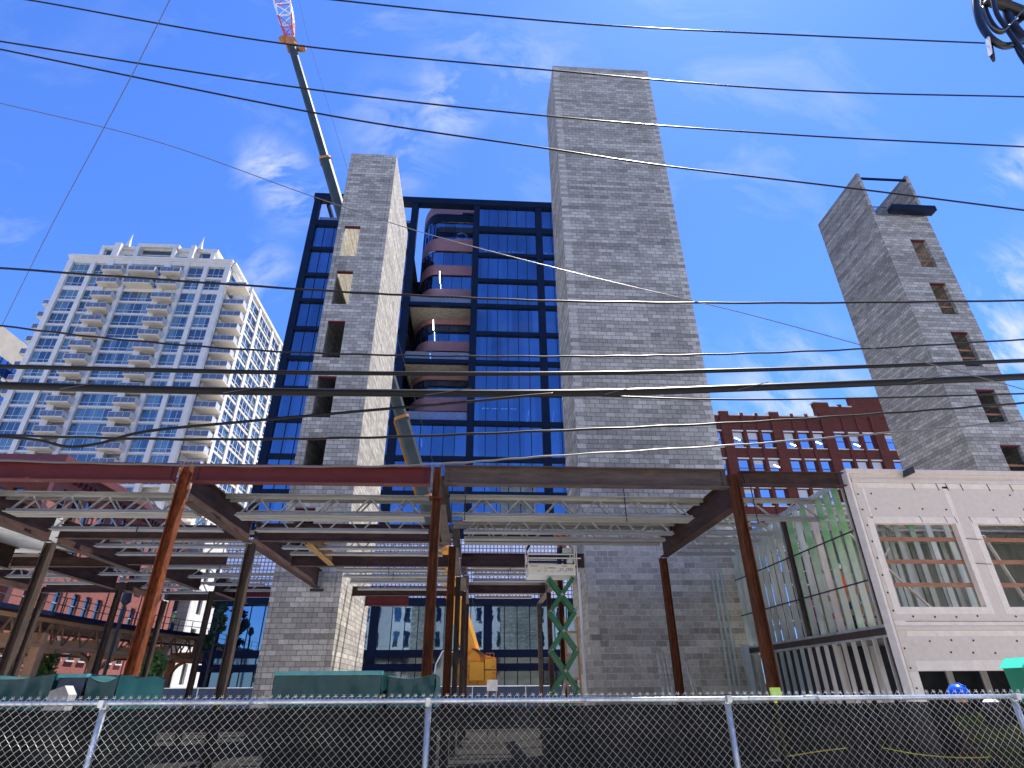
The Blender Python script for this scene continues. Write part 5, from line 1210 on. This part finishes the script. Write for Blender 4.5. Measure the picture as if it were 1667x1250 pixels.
def person(label, loc, rz, top, legs, hat, armL=((.24, .02, 1.15), (.26, -.12, .92)), armR=((-.24, .02, 1.15), (-.26, -.12, .92)), seated=False, sc_=1.0):
    t = thing('person', label, 'person', loc); t.rotation_euler = (0, 0, rz); t.scale = (sc_,) * 3
    V = [(0, 0, .95), (0, .0, 1.10), (0, 0, 1.28), (0, .0, 1.42), (0, -.005, 1.52), (0, -.02, 1.60), (0, -.03, 1.70)]; Rr = [.13, .125, .15, .12, .055, .085, .09]; E_ = [(i, i + 1) for i in range(6)]
    def chain(start, pts, rs):
        k = start
        for p, q in zip(pts, rs): V.append(p); Rr.append(q); E_.append((k, len(V) - 1)); k = len(V) - 1
        return k
    hands = []
    for s_, arm in ((1, armL), (-1, armR)):
        el, wr = arm; hd = (Vector(wr) - Vector(el)).normalized()
        k = chain(3, [(s_ * .17, 0, 1.42), el, wr, tuple(Vector(wr) + hd * .07)], [.06, .042, .03, (.036, .018)]); hands.append((k, Vector(wr) + hd * .07, hd, s_))
    for k, p, hd, s_ in hands:
        sd_ = Vector((0, 1, 0)) if abs(hd.y) < .8 else Vector((1, 0, 0))
        for q, L in ((-1.5, .06), (-.5, .08), (.5, .085), (1.5, .07)):
            chain(k, [tuple(p + sd_ * q * .019 + hd * .03), tuple(p + sd_ * q * .021 + hd * (.03 + L * .6) + Vector((0, -.006, 0))), tuple(p + sd_ * q * .021 + hd * (.03 + L) + Vector((-s_ * .02, 0, 0)))], [.010, .009, .008])
        chain(k, [tuple(p - hd * .03 - sd_ * .045), tuple(p + hd * .015 - sd_ * .06)], [.011, .009])
    if seated: L_ = [[(s_ * .10, -.02, .88), (s_ * .13, -.42, .86), (s_ * .13, -.46, .45), (s_ * .13, -.58, .40)] for s_ in (1, -1)]
    else: L_ = [[(s_ * .10, 0, .85), (s_ * .11, -.02, .48), (s_ * .12, .02, .10), (s_ * .13, -.14, .05)] for s_ in (1, -1)]
    for q in L_: chain(0, q, [.095, .06, .042, .04])
    skin_mesh('body', 'skin', V, E_, Rr, t)
    # face: nose, ears, eyes, mouth
    b = MB(); b.bar((0, -.115, 1.66), (0, -.135, 1.635), .025); b.bar((.088, -.03, 1.67), (.088, -.03, 1.62), .02, .04); b.bar((-.088, -.03, 1.67), (-.088, -.03, 1.62), .02, .04)
    WL_t = WL[t.name]; WL[t.name] = Vector((0, 0, 0)); b.build('nose_and_ears', 'skin', t)
    b = MB(); [b.disc((s_ * .035, -.122, 1.675), .012, 8, 'y', .01) for s_ in (-1, 1)]; b.box(-.028, .028, -.118, -.108, 1.598, 1.606); b.build('eyes_and_mouth', 'darktext', t)
    # shirt
    V2 = [(0, 0, .80), (0, 0, 1.10), (0, 0, 1.30), (0, 0, 1.43), (0, 0, 1.47)]; R2 = [.155, .15, .17, .135, .09]; E2 = [(i, i + 1) for i in range(4)]
    for s_, arm in ((1, armL), (-1, armR)):
        V2 += [(s_ * .18, 0, 1.415), tuple(Vector((s_ * .17, 0, 1.42)).lerp(Vector(arm[0]), .75))]; k = len(V2); R2 += [.082, .066]; E2 += [(3, k - 2), (k - 2, k - 1)]
    skin_mesh('shirt', top, V2, E2, R2, t)
    if top == 'lime':
        b = MB(); q_ = WL[t.name]; WL[t.name] = Vector((0, 0, 0))
        for zz in (1.05, 1.25): b.tube([(.0 + .165 * math.cos(a) , .0 + .165 * math.sin(a), zz) for a in [2 * math.pi * i / 16 for i in range(17)]], .022, 5, caps=False)
        each(b, 'reflective_band', 'paper', t); WL[t.name] = q_
    V3 = [(0, 0, .95), (0, 0, .90)]; R3 = [.15, .15]; E3 = [(0, 1)]
    for q in L_: 
        V3 += [q[0], q[1], q[2]]; k = len(V3); R3 += [.11, .085, .07]; E3 += [(1, k - 3), (k - 3, k - 2), (k - 2, k - 1)]
    skin_mesh('trousers', legs, V3, E3, R3, t)
    for q in L_:
        a, c = Vector(q[2]), Vector(q[3]); skin_mesh('boot', 'boot', [tuple(a + Vector((0, 0, .02))), tuple((a.x, a.y, c.z)), tuple(c + Vector((0, -.05, -.01)))], [(0, 1), (1, 2)], [.06, .058, .045], t)
    # helmet: dome with brim
    b = MB(); n = 18; rings = [(z, math.sqrt(max(0, 1 - (z / 1.0) ** 2))) for z in [0, .25, .5, .7, .85, .95, 1.0]]; k0 = 0
    for z, rr_ in rings:
        for j in range(n): a = 2 * math.pi * j / n; b.v.append(Vector((.125 * max(rr_, .02) * math.cos(a), -.03 + .15 * max(rr_, .02) * math.sin(a), 1.70 + .135 * z)))
    for i in range(6):
        for j in range(n): b.f.append((i * n + j, i * n + (j + 1) % n, (i + 1) * n + (j + 1) % n, (i + 1) * n + j))
    b.f.append(tuple(6 * n + j for j in range(n)))
    k0 = len(b.v)
    for rr_, z in ((1.0, 1.70), (1.22, 1.69), (1.22, 1.68), (.98, 1.69)):
        for j in range(n): a = 2 * math.pi * j / n; fr = 1 + (.25 if math.sin(a) < -.3 else 0) * (rr_ - 1) / .22; b.v.append(Vector((.125 * rr_ * math.cos(a), -.03 + .15 * rr_ * fr * math.sin(a), z)))
    for i in range(3):
        for j in range(n): b.f.append((k0 + i * n + j, k0 + (i + 1) * n + j, k0 + (i + 1) * n + (j + 1) % n, k0 + i * n + (j + 1) % n))
    b.bar((0, -.14, 1.80), (0, .0, 1.842), .02, .015); b.bar((0, .0, 1.842), (0, .1, 1.795), .02, .015)
    b.build('helmet', hat, t, smooth=True)
    WL[t.name] = WL_t; return t
person('worker in blue hard hat and lime vest standing just behind the fence at the right', (7.15, 9.1, 0.12), R(200), 'lime', 'navycloth', 'bluehat')
person('worker in white hard hat and lime vest, lower behind the fence, far right', (7.75, 9.3, -.05), R(170), 'lime', 'navycloth', 'whitehat', sc_=.99)
person('worker in red shirt and dark trousers standing on the raised lift platform', (2.83, 19.0, 5.2), R(150), 'red', 'navycloth', 'whitehat', armL=((.26, -.16, 1.2), (.2, -.38, 1.08)))
person('worker in orange vest seen through the stud wall on the upper floor', (9.95, 15.6, 3.1), R(220), 'orange', 'navycloth', 'whitehat')
person('worker in lime vest and white hard hat on the elevated track walkway', (-28.0, 59.2, 6.92), R(160), 'lime', 'navycloth', 'whitehat')
person('crane operator in blue shirt sitting in the crane cab', (-1.55, 39.6, 1.9), R(100), 'bluecloth', 'navycloth', 'whitehat', seated=True)

# ================================================================== chain link fence
FYY = 6.30
CF = thing('chain_link_fence', 'galvanised chain link fence backed with black privacy mesh, along the bottom of the view', 'fence', (1, FYY, 0))
RZ = 1.825
for x in (-9.5, -6.47, -3.43, -.42, 2.53, 5.53, 8.55): 
    b = MB().tube([(x, FYY + .045, .1), (x, FYY + .045, RZ - .03)], .030, 12); o = b.build('post', 'galv', CF, smooth=True)
    b = MB(); b.tube([(x, FYY + .045, RZ - .05), (x, FYY + .045, RZ - .02), (x, FYY + .045, RZ + .0)], [.036, .036, .030], 12); b.bar((x, FYY - .03, RZ - .005), (x, FYY + .06, RZ - .005), .045, .06); b.build('post_cap', 'galv', o)
b = MB().tube([(-11, FYY + .03, RZ), (-4, FYY + .03, RZ + .003), (2, FYY + .03, RZ - .004), (9.5, FYY + .03, RZ - .006)], .0215, 12); b.build('top_rail', 'galv', CF, smooth=True)
b = MB()
for x in (-2.1, .95, 3.3, 6.6): b.tube([(x, FYY + .03, RZ - .001), (x + .16, FYY + .03, RZ - .001)], .0245, 12)
b.build('rail_sleeve', 'galv', CF, smooth=True)
b = MB(); pw = .0755; rr = .0021; top_z = RZ + .030; x = -8.2; i = 0
random.seed(4)
while x < 8.6:
    zc = top_z; s_ = 1 if i % 2 == 0 else -1; pts = []
    n = int((top_z - .15) / (pw / 2))
    pts.append(Vector((x + s_ * .012, FYY - .002, top_z + .012)))
    for k in range(n + 1):
        side = 1 if k % 2 == 0 else -1
        wob = .0025 * math.sin(x * 2.3 + k * .7) + .0015 * math.sin(x * 7.1 + k * 1.9)
        pts.append(Vector((x + s_ * side * (pw / 4 + .001) * (0 if k == 0 else 1) + wob, FYY + (.0025 if side * s_ > 0 else -.0025) + .006 * math.sin(x * 1.1 + k * .12), top_z - k * pw / 2)))
    k0 = len(b.v)
    for p in pts:
        b.v += [p + Vector((-rr, 0, 0)), p + Vector((0, -rr, rr * .6)), p + Vector((rr, 0, 0)), p + Vector((0, rr, -rr * .6))]
    for k in range(len(pts) - 1):
        for j in range(4): b.f.append((k0 + k * 4 + j, k0 + k * 4 + (j + 1) % 4, k0 + (k + 1) * 4 + (j + 1) % 4, k0 + (k + 1) * 4 + j))
    # knuckle / twisted barb at the top
    if i % 2 == 0:
        pm_ = pts[0] + Vector((pw / 4, 0, 0))
        b.bar(pts[0], pm_, .0035); b.bar(pm_ + Vector((pw / 4, 0, 0)), pm_, .0035)
        for dx in (-.011, .011): b.bar(pm_ - Vector((0, 0, .004)), pm_ + Vector((dx, 0, .019)), .003)
    x += pw / 2; i += 1
b.build('wire_mesh', 'galv', CF)
b = MB()
nx = 180
for k in range(nx): 
    xa, xb = -10 + 19 * k / nx, -10 + 19 * (k + 1) / nx
    ya, yb = FYY + .085 + .012 * math.sin(xa * 5) + .006 * math.sin(xa * 17), FYY + .085 + .012 * math.sin(xb * 5) + .006 * math.sin(xb * 17)
    za, zb = RZ - .045 - .01 * abs(math.sin(xa * 2.1)), RZ - .045 - .01 * abs(math.sin(xb * 2.1))
    b.add([(xa, ya, .15), (xb, yb, .15), (xb, yb, zb), (xa, ya, za)], [(0, 1, 2, 3)])
b.build('privacy_mesh', 'screen', CF)
b = MB()
for k in range(26): x = -7.8 + k * .62; b.tube([(x, FYY + .03, RZ + .028), (x + .012, FYY - .004, RZ + .01), (x + .02, FYY - .006, RZ - .03)], .0025, 5)
each(b, 'tie_wire', 'galv', CF)
t = MB().tube(smoothpts([Vector(p) for p in ((3.0, FYY - .03, 1.34), (3.35, FYY - .03, 1.38), (3.6, FYY - .035, 1.40))], 5), .0045, 5).build('caution_tape', 'tapeyellow', base=(3.3, FYY, 1.3)); tag(t, 'left piece of thin yellow tape caught on the fence mesh', 'tape', 'yellow tape on the fence')
t = MB().tube(smoothpts([Vector(p) for p in ((3.95, FYY - .03, 1.40), (4.3, FYY - .03, 1.34), (4.7, FYY - .035, 1.31), (5.0, FYY - .03, 1.31))], 5), .0045, 5).build('caution_tape', 'tapeyellow', base=(4.4, FYY, 1.3)); tag(t, 'longer right piece of thin yellow tape caught on the fence mesh', 'tape', 'yellow tape on the fence')

# ================================================================== overhead wires
def wire(label, pts, Y, rad, mat='wire', ext=True, wave=0, name='overhead_wire', twist=0):
    P = [at(x, y, Y if not isinstance(Y, (list, tuple)) else Y[i]) for i, (x, y) in enumerate(pts)]
    if ext:
        P = [P[0] + (P[0] - P[1]).normalized() * 4] + P + [P[-1] + (P[-1] - P[-2]).normalized() * 4]
    S_ = smoothpts(P, 14)
    if wave: S_ = [p + Vector((0, 0, wave * math.sin(i * 1.3))) for i, p in enumerate(S_)]
    b = MB().tube(S_, rad, 7)
    base = P[len(P) // 2]
    o = b.build(name, mat, base=tuple(base), smooth=True); tag(o, label, 'wire', 'overhead wires across the street')
    if twist:
        h = MB(); 
        for i in range(0, len(S_) - 3, twist): h.bar(S_[i] + Vector((0, -rad, -rad)), S_[i + 2] + Vector((0, -rad, rad)), .008)
        WL[o.name] = base; h.build('lashing', 'wiremetal', o)
    return o
wire('topmost overhead wire, running to the cable bundle at the upper right', [(520, -3), (750, 21), (1000, 42), (1300, 57), (1603, 70)], 5.0, .012, ext=False)
wire('second overhead wire from the top, crossing just below the crown of the wide shaft', [(-20, -8), (60, 2), (455, 70), (905, 115), (1300, 147), (1690, 158)], 5.3, .012)
wire('third overhead wire from the top, passing over the upper part of the wide shaft', [(-20, 64), (490, 143), (905, 190), (1300, 220), (1690, 240)], 5.6, .0125)
wire('fourth overhead wire from the top, sloping past the notched shaft', [(-20, 76), (520, 185), (900, 243), (1090, 271), (1400, 308), (1690, 345)], 5.8, .0135)
wire('thin wire sloping from upper left across the office building and the wide shaft', [(-20, 163), (250, 229), (510, 320), (700, 382), (960, 450), (1200, 507), (1440, 572), (1690, 640)], 6.6, .007, 'wiremetal')
wire('wire crossing the white tower roof and both block shafts at mid height', [(-20, 435), (480, 470), (700, 482), (950, 491), (1300, 493), (1690, 489)], 7.0, .017, wave=.004)
wire('thin wire below the tower roof, rising at the right past the notched shaft', [(-20, 528), (200, 553), (450, 572), (700, 579), (950, 580), (1150, 577), (1400, 568), (1690, 551)], 7.0, .014, wave=.005)
wire('thick black cable just above the thickest cable', [(-20, 596), (450, 606), (900, 608), (1300, 600), (1690, 586)], 7.2, .032)
wire('thickest lashed black cable bundle across the whole view', [(-20, 627), (400, 637), (900, 640), (1250, 630), (1690, 612)], 7.3, .056, twist=9)
wire('loose drooping cable sagging left of the slim shaft then rising to the thickest cable', [(-20, 709), (60, 716), (110, 727), (160, 722), (240, 702), (400, 686), (600, 668), (750, 655), (850, 645), (900, 641)], 7.2, .02, ext=False)
wire('second lowest cable, rising on the right towards the unfinished house', [(-20, 708), (300, 715), (600, 712), (900, 701), (1200, 688), (1450, 672), (1690, 654)], 7.6, .018, wave=.005)
wire('lowest wire just above the maroon front beam', [(-20, 749), (300, 757), (600, 759), (750, 753), (900, 742), (1200, 724), (1450, 704), (1690, 683)], 7.8, .014, 'wiremetal', wave=.005)
wire('black wire leaving the thickest cable in front of the red loft building', [(900, 641), (1160, 650), (1400, 648), (1690, 640)], 7.4, .014, ext=False)
wire('thin blue guy wire slanting down the left side of the sky', [(280, -8), (220, 112), (160, 225), (80, 375), (4, 528)], [5, 5.6, 6.4, 8, 10], .006, 'wiremetal', ext=False)
# cable bundle at the upper right
BU = thing('cable_bundle', 'black coiled cables with a white clip hanging at the upper right corner', 'cable bundle', tuple(at(1640, 40, 5)))
def loop(pts, rad, mat='black', nm='cable'):
    P = smoothpts([at(x, y, 5.0 + d) for x, y, d in pts], 8); return MB().tube(P, rad, 8).build(nm, mat, BU, smooth=True)
loop([(1585, -30, 0), (1590, 15, 0), (1600, 45, 0), (1620, 68, -.05), (1645, 74, 0), (1690, 55, 0)], .055)
loop([(1598, -20, .1), (1604, 20, .1), (1625, 50, .1), (1650, 40, .1), (1690, 10, .1)], .05)
loop([(1612, -20, -.1), (1622, 20, -.1), (1640, 48, -.1), (1655, 70, -.1), (1690, 120, -.1)], .035)
loop([(1640, -20, 0), (1640, 20, .05), (1655, 50, .05), (1690, 80, .05)], .07)
loop([(1600, 10, -.15), (1612, 40, -.15), (1632, 50, -.15), (1648, 36, -.15), (1667, 15, -.15), (1695, -10, -.15)], .012, 'wiremetal')
loop([(1605, 0, .0), (1640, 10, 0), (1690, 30, 0)], .09)
loop([(1650, 62, 0), (1660, 88, 0), (1690, 130, 0)], .03)
b = MB().tube([at(1610, 66, 5), at(1615, 90, 5), at(1618, 99, 5)], [.035, .035, .02], 8); b.build('splice_sleeve', 'black', BU, smooth=True)
b = MB().bar(at(1608, 62, 4.96), at(1612, 88, 4.96), .05, .03); b.build('clip', 'whitehat', BU)
